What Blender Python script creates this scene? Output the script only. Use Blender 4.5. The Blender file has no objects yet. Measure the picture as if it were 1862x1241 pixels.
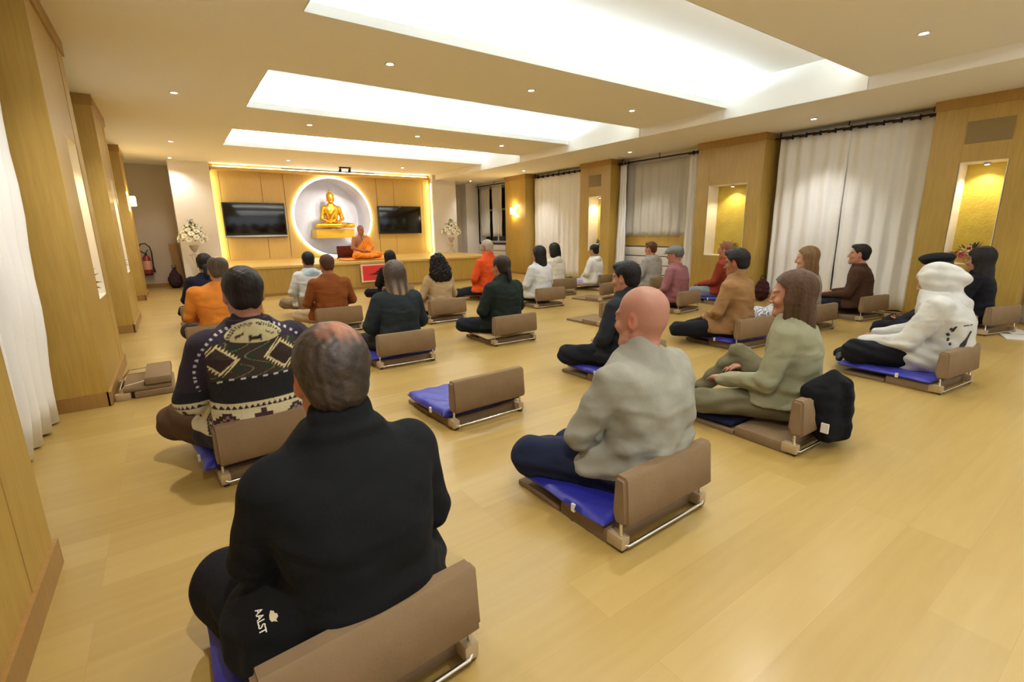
import bpy, bmesh, math, random, time
import numpy as np
from mathutils import Vector, Matrix, Quaternion
from mathutils.bvhtree import BVHTree
random.seed(7)
sc = bpy.context.scene
COL = sc.collection
PI = math.pi
R = math.radians

# ------------------------------------------------------------------ camera, world, exposure
CAMZ = 1.15
cam_d = bpy.data.cameras.new('camera')
cam_d.sensor_width = 36.0
cam_d.lens = 868.72 / 1862 * 36.0
cam_d.clip_start = 0.05
cam = bpy.data.objects.new('camera', cam_d)
COL.objects.link(cam)
cam.matrix_world = Matrix(((0.81767004, 0.14163099, -0.55799316, 0.0),
                           (-0.57549491, 0.17604996, -0.79863134, 0.0),
                           (-0.01487627, 0.97413915, 0.22545869, CAMZ),
                           (0, 0, 0, 1)))
sc.camera = cam
world = bpy.data.worlds.new('bright hall behind the camera')  # added neutral fill, lights ceiling and backs through the open end
sc.world = world
world.use_nodes = True
world.node_tree.nodes['Background'].inputs[0].default_value = (0.90, 0.95, 1.0, 1)
world.node_tree.nodes['Background'].inputs[1].default_value = 1.05
sc.view_settings.view_transform = 'Standard'
sc.view_settings.look = 'None'
sc.view_settings.gamma = 1.0
sc.view_settings.exposure = 0.48
sc.cycles.max_bounces = 7
sc.cycles.diffuse_bounces = 5
sc.cycles.glossy_bounces = 3
sc.cycles.transmission_bounces = 4
sc.cycles.transparent_max_bounces = 6
sc.cycles.caustics_reflective = False
sc.cycles.caustics_refractive = False
sc.cycles.sample_clamp_indirect = 4.0
sc.cycles.use_denoising = True

ZC, ZR = 2.68, 2.55            # main ceiling, lower soffit along the right wall
WARM = (1.0, 0.965, 0.92)
COVE_W, EDGE_W, DOWN_W, NICHE_W = 92, 3.5, 57, 14      # lamp powers in watts
def area(name, loc, rot, sx, sy, power, col, parent=None):
    l = bpy.data.lights.new(name, 'AREA'); l.shape = 'RECTANGLE'; l.size = sx; l.size_y = sy
    l.energy = power; l.color = col
    o = bpy.data.objects.new(name, l); COL.objects.link(o); o.location = loc; o.rotation_euler = rot
    if parent: o.parent = parent
    return o
def lamp(name, kind, loc, power, col, rad=0.03, rot=(0, 0, 0), spot=None, blend=0.5, parent=None):
    l = bpy.data.lights.new(name, kind); l.energy = power; l.color = col; l.shadow_soft_size = rad
    if spot: l.spot_size = spot; l.spot_blend = blend
    o = bpy.data.objects.new(name, l); COL.objects.link(o); o.location = loc; o.rotation_euler = rot
    if parent: o.parent = parent
    return o

# ------------------------------------------------------------------ materials
def srgb(h):
    if isinstance(h, str):
        h = h.lstrip('#'); c = [int(h[i:i + 2], 16) / 255 for i in (0, 2, 4)]
    else: c = list(h)
    return tuple(((x / 12.92) if x <= 0.04045 else ((x + 0.055) / 1.055) ** 2.4) for x in c)
_mats = {}
class NT:
    def __init__(s, name):
        s.m = bpy.data.materials.new(name); s.m.use_nodes = True
        s.t = s.m.node_tree; s.b = s.t.nodes['Principled BSDF']
    def n(s, typ, **kw):
        nd = s.t.nodes.new(typ)
        for k, v in kw.items():
            if k[0] == 'i' and k[1:].isdigit(): nd.inputs[int(k[1:])].default_value = v
            elif k in nd.inputs: nd.inputs[k].default_value = v
            else: setattr(nd, k, v)
        return nd
    def l(s, a, b): s.t.links.new(a, b)
def ramp(nt, fac, stops):
    r = nt.n('ShaderNodeValToRGB')
    el = r.color_ramp.elements
    while len(el) < len(stops): el.new(0.5)
    for e, (p, c) in zip(el, stops): e.position = p; e.color = (*c, 1)
    nt.l(fac, r.inputs[0]); return r
def mat(name, col, rough=0.6, metal=0.0, emit=None, estr=0.0, noise=0.0, nscale=8.0, bump=0.0, bscale=60.0, coat=0.0, sheen=0.0, trans=0.0, alpha=1.0, stretch=(1, 1, 1), sub=0.0):
    key = name
    if key in _mats: return _mats[key]
    nt = NT(name); b = nt.b; c = srgb(col)
    b.inputs['Base Color'].default_value = (*c, 1)
    b.inputs['Roughness'].default_value = rough
    b.inputs['Metallic'].default_value = metal
    b.inputs['Coat Weight'].default_value = coat
    b.inputs['Sheen Weight'].default_value = sheen
    b.inputs['Transmission Weight'].default_value = trans
    b.inputs['Alpha'].default_value = alpha
    if sub: b.inputs['Subsurface Weight'].default_value = sub; b.inputs['Subsurface Scale'].default_value = 0.01
    if emit:
        b.inputs['Emission Color'].default_value = (*srgb(emit), 1); b.inputs['Emission Strength'].default_value = estr
    if noise or bump:
        tc = nt.n('ShaderNodeTexCoord'); mp = nt.n('ShaderNodeMapping'); mp.inputs['Scale'].default_value = stretch
        nt.l(tc.outputs['Object'], mp.inputs[0])
    if noise:
        nz = nt.n('ShaderNodeTexNoise'); nz.inputs['Scale'].default_value = nscale; nz.inputs['Detail'].default_value = 5
        nt.l(mp.outputs[0], nz.inputs['Vector'])
        r = ramp(nt, nz.outputs[0], [(0.3, tuple(x * (1 - noise) for x in c)), (0.7, tuple(min(1, x * (1 + noise)) for x in c))])
        nt.l(r.outputs[0], b.inputs['Base Color'])
    if bump:
        n2 = nt.n('ShaderNodeTexNoise'); n2.inputs['Scale'].default_value = bscale; n2.inputs['Detail'].default_value = 3
        nt.l(mp.outputs[0], n2.inputs['Vector'])
        bp = nt.n('ShaderNodeBump'); bp.inputs['Strength'].default_value = bump; bp.inputs['Distance'].default_value = 0.01
        nt.l(n2.outputs[0], bp.inputs['Height']); nt.l(bp.outputs[0], b.inputs['Normal'])
    _mats[key] = nt.m; return nt.m
def folds_bump(nt, fine=0.15, big=0.5):
    tc = nt.n('ShaderNodeTexCoord'); mp = nt.n('ShaderNodeMapping'); mp.inputs['Scale'].default_value = (1, 1, 1.9); mp.inputs['Rotation'].default_value = (0.3, 0.35, 0)
    nt.l(tc.outputs['Object'], mp.inputs[0])
    n1 = nt.n('ShaderNodeTexNoise'); n1.inputs['Scale'].default_value = 6.0; n1.inputs['Detail'].default_value = 1.0; n1.inputs['Distortion'].default_value = 0.35; nt.l(mp.outputs[0], n1.inputs['Vector'])
    n2 = nt.n('ShaderNodeTexNoise'); n2.inputs['Scale'].default_value = 120; nt.l(tc.outputs['Object'], n2.inputs['Vector'])
    b1 = nt.n('ShaderNodeBump'); b1.inputs['Strength'].default_value = big; b1.inputs['Distance'].default_value = 0.05; nt.l(n1.outputs[0], b1.inputs['Height'])
    b2 = nt.n('ShaderNodeBump'); b2.inputs['Strength'].default_value = fine; b2.inputs['Distance'].default_value = 0.004; nt.l(n2.outputs[0], b2.inputs['Height']); nt.l(b1.outputs[0], b2.inputs['Normal'])
    nt.l(b2.outputs[0], nt.b.inputs['Normal'])
def cloth(name, col, bump=0.45, sheen=0.0, noise=0.08):
    if name in _mats: return _mats[name]
    m = mat(name, col, 0.95, noise=noise, nscale=14)
    nt = NT.__new__(NT); nt.m = m; nt.t = m.node_tree; nt.b = m.node_tree.nodes['Principled BSDF']; nt.b.inputs['Specular IOR Level'].default_value = 0.2
    folds_bump(nt, 0.2, bump); return m
def vcol_mat(name, rough=0.9, bump=0.2, bscale=70, sub=0.0, sheen=0.0):
    if name in _mats: return _mats[name]
    nt = NT(name); a = nt.n('ShaderNodeVertexColor'); a.layer_name = 'Col'
    nt.l(a.outputs[0], nt.b.inputs['Base Color']); nt.b.inputs['Roughness'].default_value = rough
    nt.b.inputs['Sheen Weight'].default_value = sheen
    if sub: nt.b.inputs['Subsurface Weight'].default_value = sub; nt.b.inputs['Subsurface Scale'].default_value = 0.012
    if bump:
        tc = nt.n('ShaderNodeTexCoord')
        n2 = nt.n('ShaderNodeTexNoise'); n2.inputs['Scale'].default_value = bscale
        nt.l(tc.outputs['Object'], n2.inputs['Vector'])
        bp = nt.n('ShaderNodeBump'); bp.inputs['Strength'].default_value = bump; bp.inputs['Distance'].default_value = 0.01
        nt.l(n2.outputs[0], bp.inputs['Height']); nt.l(bp.outputs[0], nt.b.inputs['Normal'])
    _mats[name] = nt.m; return nt.m
def wood(name, c1, c2, rough=0.4, sc_=(14, 14, 0.9), coat=0.1):
    if name in _mats: return _mats[name]
    nt = NT(name); tc = nt.n('ShaderNodeTexCoord'); mp = nt.n('ShaderNodeMapping')
    mp.inputs['Scale'].default_value = sc_; nt.l(tc.outputs['Object'], mp.inputs[0])
    nz = nt.n('ShaderNodeTexNoise'); nz.inputs['Scale'].default_value = 4; nz.inputs['Detail'].default_value = 8; nz.inputs['Roughness'].default_value = 0.6
    nt.l(mp.outputs[0], nz.inputs['Vector'])
    n3 = nt.n('ShaderNodeTexNoise'); n3.inputs['Scale'].default_value = 1.3; nt.l(tc.outputs['Object'], n3.inputs['Vector'])
    ad = nt.n('ShaderNodeMath', operation='MULTIPLY_ADD'); ad.inputs[1].default_value = 0.45; nt.l(n3.outputs[0], ad.inputs[0])
    mu = nt.n('ShaderNodeMath', operation='MULTIPLY'); mu.inputs[1].default_value = 0.55; nt.l(nz.outputs[0], mu.inputs[0]); nt.l(mu.outputs[0], ad.inputs[2])
    r = ramp(nt, ad.outputs[0], [(0.35, srgb(c1)), (0.65, srgb(c2))])
    nt.l(r.outputs[0], nt.b.inputs['Base Color']); nt.b.inputs['Roughness'].default_value = rough
    nt.b.inputs['Coat Weight'].default_value = coat; nt.b.inputs['Coat Roughness'].default_value = 0.25
    _mats[name] = nt.m; return nt.m
def floor_mat():
    nt = NT('light oak laminate floor'); tc = nt.n('ShaderNodeTexCoord')
    mp = nt.n('ShaderNodeMapping'); mp.inputs['Location'].default_value = (0.35, -0.108 + 0.183 * 3, 0); nt.l(tc.outputs['Object'], mp.inputs[0])
    br = nt.n('ShaderNodeTexBrick'); br.offset = 0.37; br.offset_frequency = 3
    br.inputs['Color1'].default_value = (0.0, 0.0, 0.0, 1); br.inputs['Color2'].default_value = (1, 1, 1, 1); br.inputs['Mortar'].default_value = (0.5, 0.5, 0.5, 1)
    br.inputs['Scale'].default_value = 1.0; br.inputs['Mortar Size'].default_value = 0.0012; br.inputs['Mortar Smooth'].default_value = 0.3
    br.inputs['Brick Width'].default_value = 1.28; br.inputs['Row Height'].default_value = 0.183
    nt.l(mp.outputs[0], br.inputs['Vector'])
    m2 = nt.n('ShaderNodeMapping'); m2.inputs['Scale'].default_value = (1.2, 14, 1); nt.l(tc.outputs['Object'], m2.inputs[0])
    nz = nt.n('ShaderNodeTexNoise'); nz.inputs['Scale'].default_value = 2.0; nz.inputs['Detail'].default_value = 7; nt.l(m2.outputs[0], nz.inputs['Vector'])
    a = nt.n('ShaderNodeMath', operation='MULTIPLY_ADD'); a.inputs[1].default_value = 0.42; nt.l(br.outputs['Color'], a.inputs[0])
    b = nt.n('ShaderNodeMath', operation='MULTIPLY'); b.inputs[1].default_value = 0.58; nt.l(nz.outputs[0], b.inputs[0]); nt.l(b.outputs[0], a.inputs[2])
    r = ramp(nt, a.outputs[0], [(0.1, srgb(FLOOR1)), (0.9, srgb(FLOOR2))])
    mx = nt.n('ShaderNodeMix', data_type='RGBA'); nt.l(br.outputs['Fac'], mx.inputs[0]); nt.l(r.outputs[0], mx.inputs[6]); mx.inputs[7].default_value = (*srgb('#a08048'), 1)
    nt.l(mx.outputs[2], nt.b.inputs['Base Color'])
    nt.b.inputs['Roughness'].default_value = 0.40; nt.b.inputs['Specular IOR Level'].default_value = 0.5
    nt.b.inputs['Coat Weight'].default_value = 0.3; nt.b.inputs['Coat Roughness'].default_value = 0.22
    return nt.m
FLOOR1, FLOOR2 = '#9b7e3e', '#b09556'
M_floor = floor_mat()
M_ceil = mat('matt ceiling paint', '#f2efe8', 0.9, bump=0.03, bscale=20)
M_cove = mat('white cove paint', '#eef0ee', 0.9)
M_white = mat('white wall paint', '#ded8cf', 0.85, noise=0.03, nscale=2)
M_grey = mat('grey wall paint', '#b9ac9a', 0.9, noise=0.04, nscale=2)
M_wood = wood('honey oak veneer', '#a58438', '#ba9949')
M_woodd = wood('dark oak trim', '#8e6832', '#a07a40')
M_woodm = wood('oak cornice', '#98722f', '#a9823c')
M_woodl = wood('pale oak veneer', '#c4a254', '#d2b064')
M_chrome = mat('chrome tube', '#d8d4cc', 0.18, 1.0)
M_steel = mat('brushed steel', '#b0aca4', 0.35, 1.0)
M_black = mat('black plastic', '#141416', 0.35)
M_rod = mat('dark bronze rod', '#2c221c', 0.45, 0.4)
M_taupe = cloth('taupe chair fabric', '#7d674c', 0.1, 0.0, 0.05)
M_bracket = mat('beige plastic bracket', '#a8916c', 0.5)
M_blue = mat('royal blue nylon', '#1c1c8c', 0.45, bump=0.5, bscale=9, sheen=0.1)
M_curtain = mat('white linen curtain', '#f0f0ee', 0.95, noise=0.02, nscale=3, bump=0.08, bscale=150)
M_sheer = mat('sheer voile', '#d8d4c8', 0.95, alpha=0.72)
M_led = mat('led diffuser', '#ffffff', 0.5, emit='#fff1d8', estr=14)
M_spotglow = mat('lamp disc', '#ffffff', 0.5, emit='#ffe9c8', estr=26)

# ------------------------------------------------------------------ object helpers
def tag(o, label=None, cat=None, group=None, kind=None):
    if label: o['label'] = label
    if cat: o['category'] = cat
    if group: o['group'] = group
    if kind: o['kind'] = kind
    return o
def empty(name, loc=(0, 0, 0), rz=0, label=None, cat=None, group=None, kind=None):
    o = bpy.data.objects.new(name, None); COL.objects.link(o); o.location = loc; o.rotation_euler = (0, 0, rz)
    o.empty_display_size = 0.1
    return tag(o, label, cat, group, kind)
def obj_me(name, me, m, parent=None, smooth=None):
    o = bpy.data.objects.new(name, me); COL.objects.link(o)
    if m and not me.materials:
        for x in (m if isinstance(m, (list, tuple)) else [m]): me.materials.append(x)
    if parent: o.parent = parent
    return o
def finish(name, bm, m, parent=None, smooth=False, angle=40):
    bmesh.ops.recalc_face_normals(bm, faces=bm.faces)
    me = bpy.data.meshes.new(name); bm.to_mesh(me); bm.free()
    if smooth:
        me.polygons.foreach_set('use_smooth', [True] * len(me.polygons))
        try: me.set_sharp_from_angle(angle=R(angle))
        except Exception: pass
    return obj_me(name, me, m, parent)
def bx(bm, x0, x1, y0, y1, z0, z1, bev=0.0, mi=0):
    vs = [bm.verts.new(p) for p in ((x0, y0, z0), (x1, y0, z0), (x1, y1, z0), (x0, y1, z0), (x0, y0, z1), (x1, y0, z1), (x1, y1, z1), (x0, y1, z1))]
    fs = [bm.faces.new([vs[i] for i in q]) for q in ((3, 2, 1, 0), (4, 5, 6, 7), (0, 1, 5, 4), (1, 2, 6, 5), (2, 3, 7, 6), (3, 0, 4, 7))]
    for f in fs: f.material_index = mi
    if bev:
        es = list({e for f in fs for e in f.edges})
        bmesh.ops.bevel(bm, geom=es, offset=bev, segments=2, affect='EDGES', profile=0.6)
def box(name, x0, x1, y0, y1, z0, z1, m, parent=None, bev=0.0):
    bm = bmesh.new(); bx(bm, x0, x1, y0, y1, z0, z1, bev); return finish(name, bm, m, parent, smooth=bev > 0)
def tube(bm, pts, r, n=8, caps=True, mi=0):
    pts = [Vector(p) for p in pts]; rings = []
    rr = r if isinstance(r, (list, tuple)) else [r] * len(pts)
    up = Vector((0, 0, 1)); prev = None
    for i, p in enumerate(pts):
        d = (pts[min(i + 1, len(pts) - 1)] - pts[max(i - 1, 0)]).normalized()
        if prev is None:
            a = d.cross(up)
            if a.length < 0.05: a = d.cross(Vector((1, 0, 0)))
            a.normalize()
        else:
            a = (prev - d * prev.dot(d)).normalized()
        prev = a; b = d.cross(a)
        rings.append([bm.verts.new(p + (a * math.cos(2 * PI * k / n) + b * math.sin(2 * PI * k / n)) * rr[i]) for k in range(n)])
    for i in range(len(rings) - 1):
        for k in range(n):
            f = bm.faces.new((rings[i][k], rings[i][(k + 1) % n], rings[i + 1][(k + 1) % n], rings[i + 1][k])); f.material_index = mi
    if caps:
        bm.faces.new(rings[0]).material_index = mi; bm.faces.new(rings[-1]).material_index = mi
def lathe(bm, prof, c=(0, 0, 0), n=20, mi=0, axis='z'):
    rings = []
    for r, z in prof:
        ring = []
        for k in range(n):
            a = 2 * PI * k / n; p = (r * math.cos(a), r * math.sin(a), z)
            if axis == 'y': p = (p[0], p[2], p[1])
            if axis == 'x': p = (p[2], p[0], p[1])
            ring.append(bm.verts.new((p[0] + c[0], p[1] + c[1], p[2] + c[2])))
        rings.append(ring)
    for i in range(len(rings) - 1):
        for k in range(n):
            bm.faces.new((rings[i][k], rings[i][(k + 1) % n], rings[i + 1][(k + 1) % n], rings[i + 1][k])).material_index = mi
    for rg in (rings[0], rings[-1]):
        try: bm.faces.new(rg).material_index = mi
        except Exception: pass
def copy_tree(o, parent=None):
    c = o.copy(); COL.objects.link(c)
    if parent: c.parent = parent
    for ch in list(o.children): copy_tree(ch, c)
    return c
def mesh_np(name, V, Q, m, parent=None, col=None):
    me = bpy.data.meshes.new(name)
    me.vertices.add(len(V)); me.vertices.foreach_set('co', V.astype(np.float32).ravel())
    me.loops.add(len(Q) * 4); me.loops.foreach_set('vertex_index', Q.astype(np.int32).ravel())
    me.polygons.add(len(Q)); me.polygons.foreach_set('loop_start', np.arange(len(Q), dtype=np.int32) * 4)
    me.polygons.foreach_set('use_smooth', np.ones(len(Q), dtype=bool))
    me.update(calc_edges=True)
    if col is not None:
        a = me.color_attributes.new('Col', 'FLOAT_COLOR', 'POINT')
        cc = np.ones((len(V), 4), np.float32); cc[:, :3] = col; a.data.foreach_set('color', cc.ravel())
    return obj_me(name, me, m, parent)
# ------------------------------------------------------------------ the room
XL, XW = -0.95, 8.1            # window wall planes left and right
YB, YE = -3.2, 13.6            # end left open behind the camera for the fill, far end wall
box('floor', -1.4, 8.6, YB - 0.2, YE + 0.3, -0.12, 0, M_floor)['kind'] = 'structure'
def S(o): o['kind'] = 'structure'; return o
# recesses in the ceiling (x 1.0..6.3), pitch 3.2 m
RX0, RX1, RH = 1.0, 6.3, 0.30
REC = [(2.35, 3.95), (5.42, 7.08), (8.6, 10.15), (-0.85, 0.75)]
LIP = 0.075
bm = bmesh.new()
bx(bm, -1.4, RX0, YB, YE + 0.2, ZC, ZC + 0.5)
bx(bm, RX1, 8.6, YB, YE + 0.2, ZR, ZC + 0.5)
ys = sorted(REC); y = YB
for (a, b) in ys:
    bx(bm, RX0, RX1, y, a, ZC, ZC + 0.5); y = b + 0.16
    bx(bm, RX0, RX1, b + 0.0125, b + 0.16, ZC, ZC + 0.02)      # ledge that carries the strip
bx(bm, RX0, RX1, y, 14.3, ZC, ZC + 0.5)
for (a, b) in REC: bx(bm, RX0, RX1, a, b + 0.16, ZC + RH, ZC + 0.5)
S(finish('ceiling', bm, M_ceil))
for i, (a, b) in enumerate(sorted(REC)):
    bm = bmesh.new(); e = 0.004
    bx(bm, RX0 + 0.012, RX1 - 0.012, b, b + 0.012, ZC, ZC + LIP)                 # lip in front of the strip
    bx(bm, RX1 - 0.01, RX1 - e, a, b + 0.16, ZR + 0.002, ZC + RH - e)         # inner face at the right end
    bx(bm, RX0 + e, RX0 + 0.01, a, b + 0.16, ZC + 0.001, ZC + RH - e)
    bx(bm, RX0 + 0.01, RX1 - 0.01, a + 0.004, a + 0.01, ZC + 0.001, ZC + RH - e)
    bx(bm, RX0 + 0.01, RX1 - 0.01, a + 0.01, b + 0.155, ZC + RH - 0.012, ZC + RH - e)
    S(finish('trim_%d' % (i + 1), bm, M_cove))
    lt = empty('cove_light', ((RX0 + RX1) / 2, b + 0.07, ZC + 0.03), 0,
               ['white light strip in the ceiling recess above the camera', 'white light strip in the nearest ceiling recess in view, with the red detector',
                'white light strip in the middle ceiling recess', 'white light strip in the ceiling recess nearest the stage'][i], 'light', 'light strips in the ceiling recesses')
    st = box('led_strip', -2.6, 2.6, -0.012, 0.012, -0.008, 0.004, M_led, lt)
    area('strip_light', (0, 0, 0.03), (PI + R(28), 0, 0), 5.2, 0.05, COVE_W, (0.74, 0.90, 1.0), lt)
    near = empty('cove_light', ((RX0 + RX1) / 2, a + 0.02, ZC + 0.17), 0, ['white light strip on the near side of the recess above the camera', 'white light strip on the near side of the recess with the red detector', 'white light strip on the near side of the middle recess', 'white light strip on the near side of the recess nearest the stage'][i], 'light', 'light strips in the ceiling recesses')  # unseen second strip, added to brighten the far lip and recess
    box('led_strip', -2.6, 2.6, -0.008, 0.0, -0.01, 0.01, M_led, near)
    area('strip_light', (0, 0.006, 0), (R(90 + 22), 0, 0), 5.2, 0.03, COVE_W * 0.09, (0.74, 0.90, 1.0), near)
# walls
S(box('wall_left', -1.4, XL, YB, YE, 0, ZC, M_white))
bm = bmesh.new(); bx(bm, -1.4, 0.93, YE, YE + 0.2, 0, ZC); bx(bm, 6.2, 8.6, YE, YE + 0.2, 0, ZC); bx(bm, 0.93, 6.2, 14.2, 14.3, 0, ZC); S(finish('wall_far', bm, M_grey))
# right wall with two window openings
W2 = (5.75, 7.45, 1.05, 2.44); W1 = (11.75, 13.25, 0.80, 2.44)
bm = bmesh.new()
bx(bm, XW, 8.6, YB, W2[0], 0, ZC); bx(bm, XW, 8.6, W2[1], W1[0], 0, ZC); bx(bm, XW, 8.6, W1[1], YE, 0, ZC)
for w in (W2, W1):
    bx(bm, XW, 8.6, w[0], w[1], 0, w[2]); bx(bm, XW, 8.6, w[0], w[1], w[3], ZC)
S(finish('wall_right', bm, M_white))
M_glass = mat('night window glass', '#14161a', 0.05)
M_frame = mat('white window frame', '#d8d4cc', 0.5)
for i, w in enumerate((W2, W1)):
    bm = bmesh.new()
    for z0, z1 in ((w[2], w[2] + 0.05), (w[3] - 0.05, w[3]), (w[2] + 0.95, w[2] + 1.0)): bx(bm, 8.28, 8.33, w[0], w[1], z0, z1)
    for y0 in (w[0], w[0] + 0.5 * (w[1] - w[0]) - 0.03, w[1] - 0.05): bx(bm, 8.28, 8.33, y0, y0 + 0.05, w[2], w[3])
    o = S(finish('window_%d' % (i + 1), bm, M_frame))
    box('pane', 8.30, 8.31, w[0], w[1], w[2], w[3], M_glass, o)
# baseboards
S(box('baseboard_far', -0.9, 0.35, YE - 0.02, YE, 0, 0.09, M_woodd))
# white pillars either side of the stage wall
YP, YWW = 12.62, 12.8
S(box('wall_pillar_left', 0.2, 0.93, YP, YE, 0, ZC, M_white))
bm = bmesh.new(); bx(bm, 6.2, 6.93, YP, YE, 0, ZC); bx(bm, 7.62, 8.1, 13.25, YE, 0, ZR)
S(finish('wall_pillar_right', bm, M_white))

# wood clad columns, left and right
def column(side, y0, y1, niche, label, n, grille=False, near=False):
    c = empty('trim_%d' % n, (0, 0, 0)); c['kind'] = 'structure'
    sx = -1 if side == 'L' else 1
    face = -0.49 if side == 'L' else 7.65
    back = XL if side == 'L' else XW
    top = ZC if side == 'L' else ZR
    def X(d): return face + sx * d          # depth into the wall from the face
    def slab(bm, d0, d1, ya, yb, z0, z1, bev=0):
        a, b = sorted((X(d0), X(d1))); bx(bm, a, b, ya, yb, z0, z1, bev)
    D = abs(back - face)
    ym = (y0 + y1) / 2
    if niche:
        nw, nz0, nz1 = niche[:3]
        if len(niche) > 3: ym = niche[3]
        ya, yb = ym - nw / 2, ym + nw / 2
    else: ya = yb = None
    bm = bmesh.new()
    g = 0.009
    if niche:
        slab(bm, 0, D, y0, ya - g, 0, top); slab(bm, 0, D, yb + g, y1, 0, top)
        slab(bm, 0.003, D, ya - g, yb + g, 0, nz0); slab(bm, 0.003, D, ya - g, yb + g, nz1, top)
    else: slab(bm, 0, D, y0, y1, 0, top)
    finish('cladding', bm, M_wood, c)
    bm = bmesh.new(); slab(bm, -0.014, D, y0 - 0.014, y1 + 0.014, top - 0.11, top - 0.001); finish('cornice', bm, M_woodm, c)
    bm = bmesh.new()
    slab(bm, -0.014, 0.01, y0 - 0.014, y1 + 0.014, 0.0, 0.10 if side == 'L' else 0.06)
    slab(bm, -0.0, D, y0 - 0.014, y0 + 0.01, 0.0, 0.10 if side == 'L' else 0.06)
    finish('baseboard', bm, M_woodd, c)
    if n == 11:
        bm = bmesh.new(); slab(bm, -0.001, 0.004, 1.86, 1.866, 0.10, top - 0.11); finish('panel_joint', bm, M_woodd, c)
    if grille:
        bm = bmesh.new(); slab(bm, -0.004, 0.02, ya + 0.005, yb - 0.005, 2.04, 2.28)
        finish('vent_grille', bm, mat('bronze vent mesh', '#8a7546', 0.7, bump=0.5, bscale=200), c)
    if niche:
        ND = 0.30 if side == 'R' else 0.26
        bm = bmesh.new()
        slab(bm, ND, ND + 0.02, ya, yb, nz0, nz1)
        finish('niche_back', bm, M_nicheback, c)
        bm = bmesh.new()
        slab(bm, 0.004, ND, yb - 0.004, yb + 0.004, nz0, nz1); slab(bm, 0.004, ND, ya - 0.004, ya + 0.004, nz0, nz1)
        slab(bm, 0.004, ND, ya, yb, nz0 - 0.002, nz0 + 0.006); slab(bm, 0.004, ND, ya, yb, nz1 - 0.006, nz1 + 0.002)
        finish('niche_lining', bm, M_nichewall, c)
        px = X(ND * 0.55)
        sp = empty('niche_spotlight', (px, ym, nz1 - 0.005), 0, label, 'light', 'small spotlights in the column niches')
        bm = bmesh.new(); lathe(bm, [(0.0, 0.0), (0.032, 0.0), (0.03, -0.022), (0.024, -0.028)], n=16); finish('housing', bm, M_steel, sp, True)
        bm = bmesh.new(); lathe(bm, [(0.0, -0.024), (0.022, -0.0285), (0.0, -0.030)], n=16); finish('bulb', bm, M_spotglow, sp)
        lamp('niche_lamp', 'SPOT', (0, 0, -0.035), NICHE_W, (1.0, 0.86, 0.55), 0.015, (0, 0, 0), R(120), 0.6, sp)
        return c, (px, ym, nz0 + 0.006)
    return c, None
M_nicheback = mat('gold textured niche panel', '#cdb64e', 0.55, noise=0.10, nscale=6, bump=0.6, bscale=35)
M_nichewall = mat('white niche lining', '#f0e8dc', 0.7)
NL = []
NL.append(column('L', 0.97, 2.17, None, '', 11))
NL.append(column('L', 4.20, 5.55, (0.5, 0.68, 1.86, 5.02), 'spotlight in the niche of the left column nearest the camera', 12))
NL.append(column('L', 7.36, 8.70, (0.5, 0.68, 1.86, 8.2), 'spotlight in the niche of the second left column', 13))
NL.append(column('L', 11.0, 12.1, None, '', 14))
NR = []
NR.append(column('R', 1.10, 2.10, (0.40, 0.68, 1.84), 'glowing spotlight in the niche of the right column beside the tall dark-haired person', 15, True))
NR.append(column('R', 4.12, 5.27, (0.68, 0.68, 1.84), 'spotlight in the wide niche of the second column on the right wall', 16))
NR.append(column('R', 7.30, 8.21, (0.36, 0.68, 1.84), 'spotlight in the narrow niche of the right column nearest the stage', 17, True))
NR.append(column('R', 10.25, 11.17, None, '', 18))

# ------------------------------------------------------------------ stage wall
sw = S(empty('wall_stage', (0, 0, 0)))
CX, CZ, CR = 3.50, 1.545, 0.955
panels = [(0.93, 1.10), (1.10, 1.93), (1.93, 2.41), None, (4.66, 5.13), (5.13, 5.97), (5.97, 6.2)]
for p in panels:
    if p: box('panel', p[0] + 0.004, p[1] - 0.004, YWW, YWW + 0.03, 0.50, 2.54, M_woodl, sw)
# central panel with round opening
def holed(x0, x1, z0, z1, y, n=96):
    bm = bmesh.new(); rings = []
    for (yy) in (y, y + 0.03):
        inner = []; outer = []
        for k in range(n):
            a = 2 * PI * k / n; cx, cz = math.cos(a), math.sin(a)
            inner.append(bm.verts.new((CX + CR * cx, yy, CZ + CR * cz)))
            tx = ((x1 - CX) if cx > 0 else (x0 - CX)) / cx if abs(cx) > 1e-6 else 1e9
            tz = ((z1 - CZ) if cz > 0 else (z0 - CZ)) / cz if abs(cz) > 1e-6 else 1e9
            t = max(min(tx, tz), CR * 1.002)
            outer.append(bm.verts.new((CX + t * cx, yy, CZ + t * cz)))
        rings.append((inner, outer))
        for k in range(n):
            bm.faces.new((inner[k], inner[(k + 1) % n], outer[(k + 1) % n], outer[k]))
    for k in range(n): bm.faces.new((rings[0][0][k], rings[0][0][(k + 1) % n], rings[1][0][(k + 1) % n], rings[1][0][k]))
    return bm
finish('panel', holed(2.418, 4.652, 0.50, 2.60, YWW), M_woodl, sw)
bm = bmesh.new()
bx(bm, 0.93, 2.4, YWW + 0.03, YWW + 0.06, 0.5, ZC); bx(bm, 4.66, 6.2, YWW + 0.03, YWW + 0.06, 0.5, ZC)
finish('backing', bm, M_woodd, sw)
box('header', 0.97, 6.16, YWW - 0.10, YWW + 0.03, 2.54, 2.61, M_woodl, sw)
box('plinth', 0.94, 6.19, YWW - 0.03, YWW + 0.03, 0.56, 0.60, M_woodl, sw)
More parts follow.
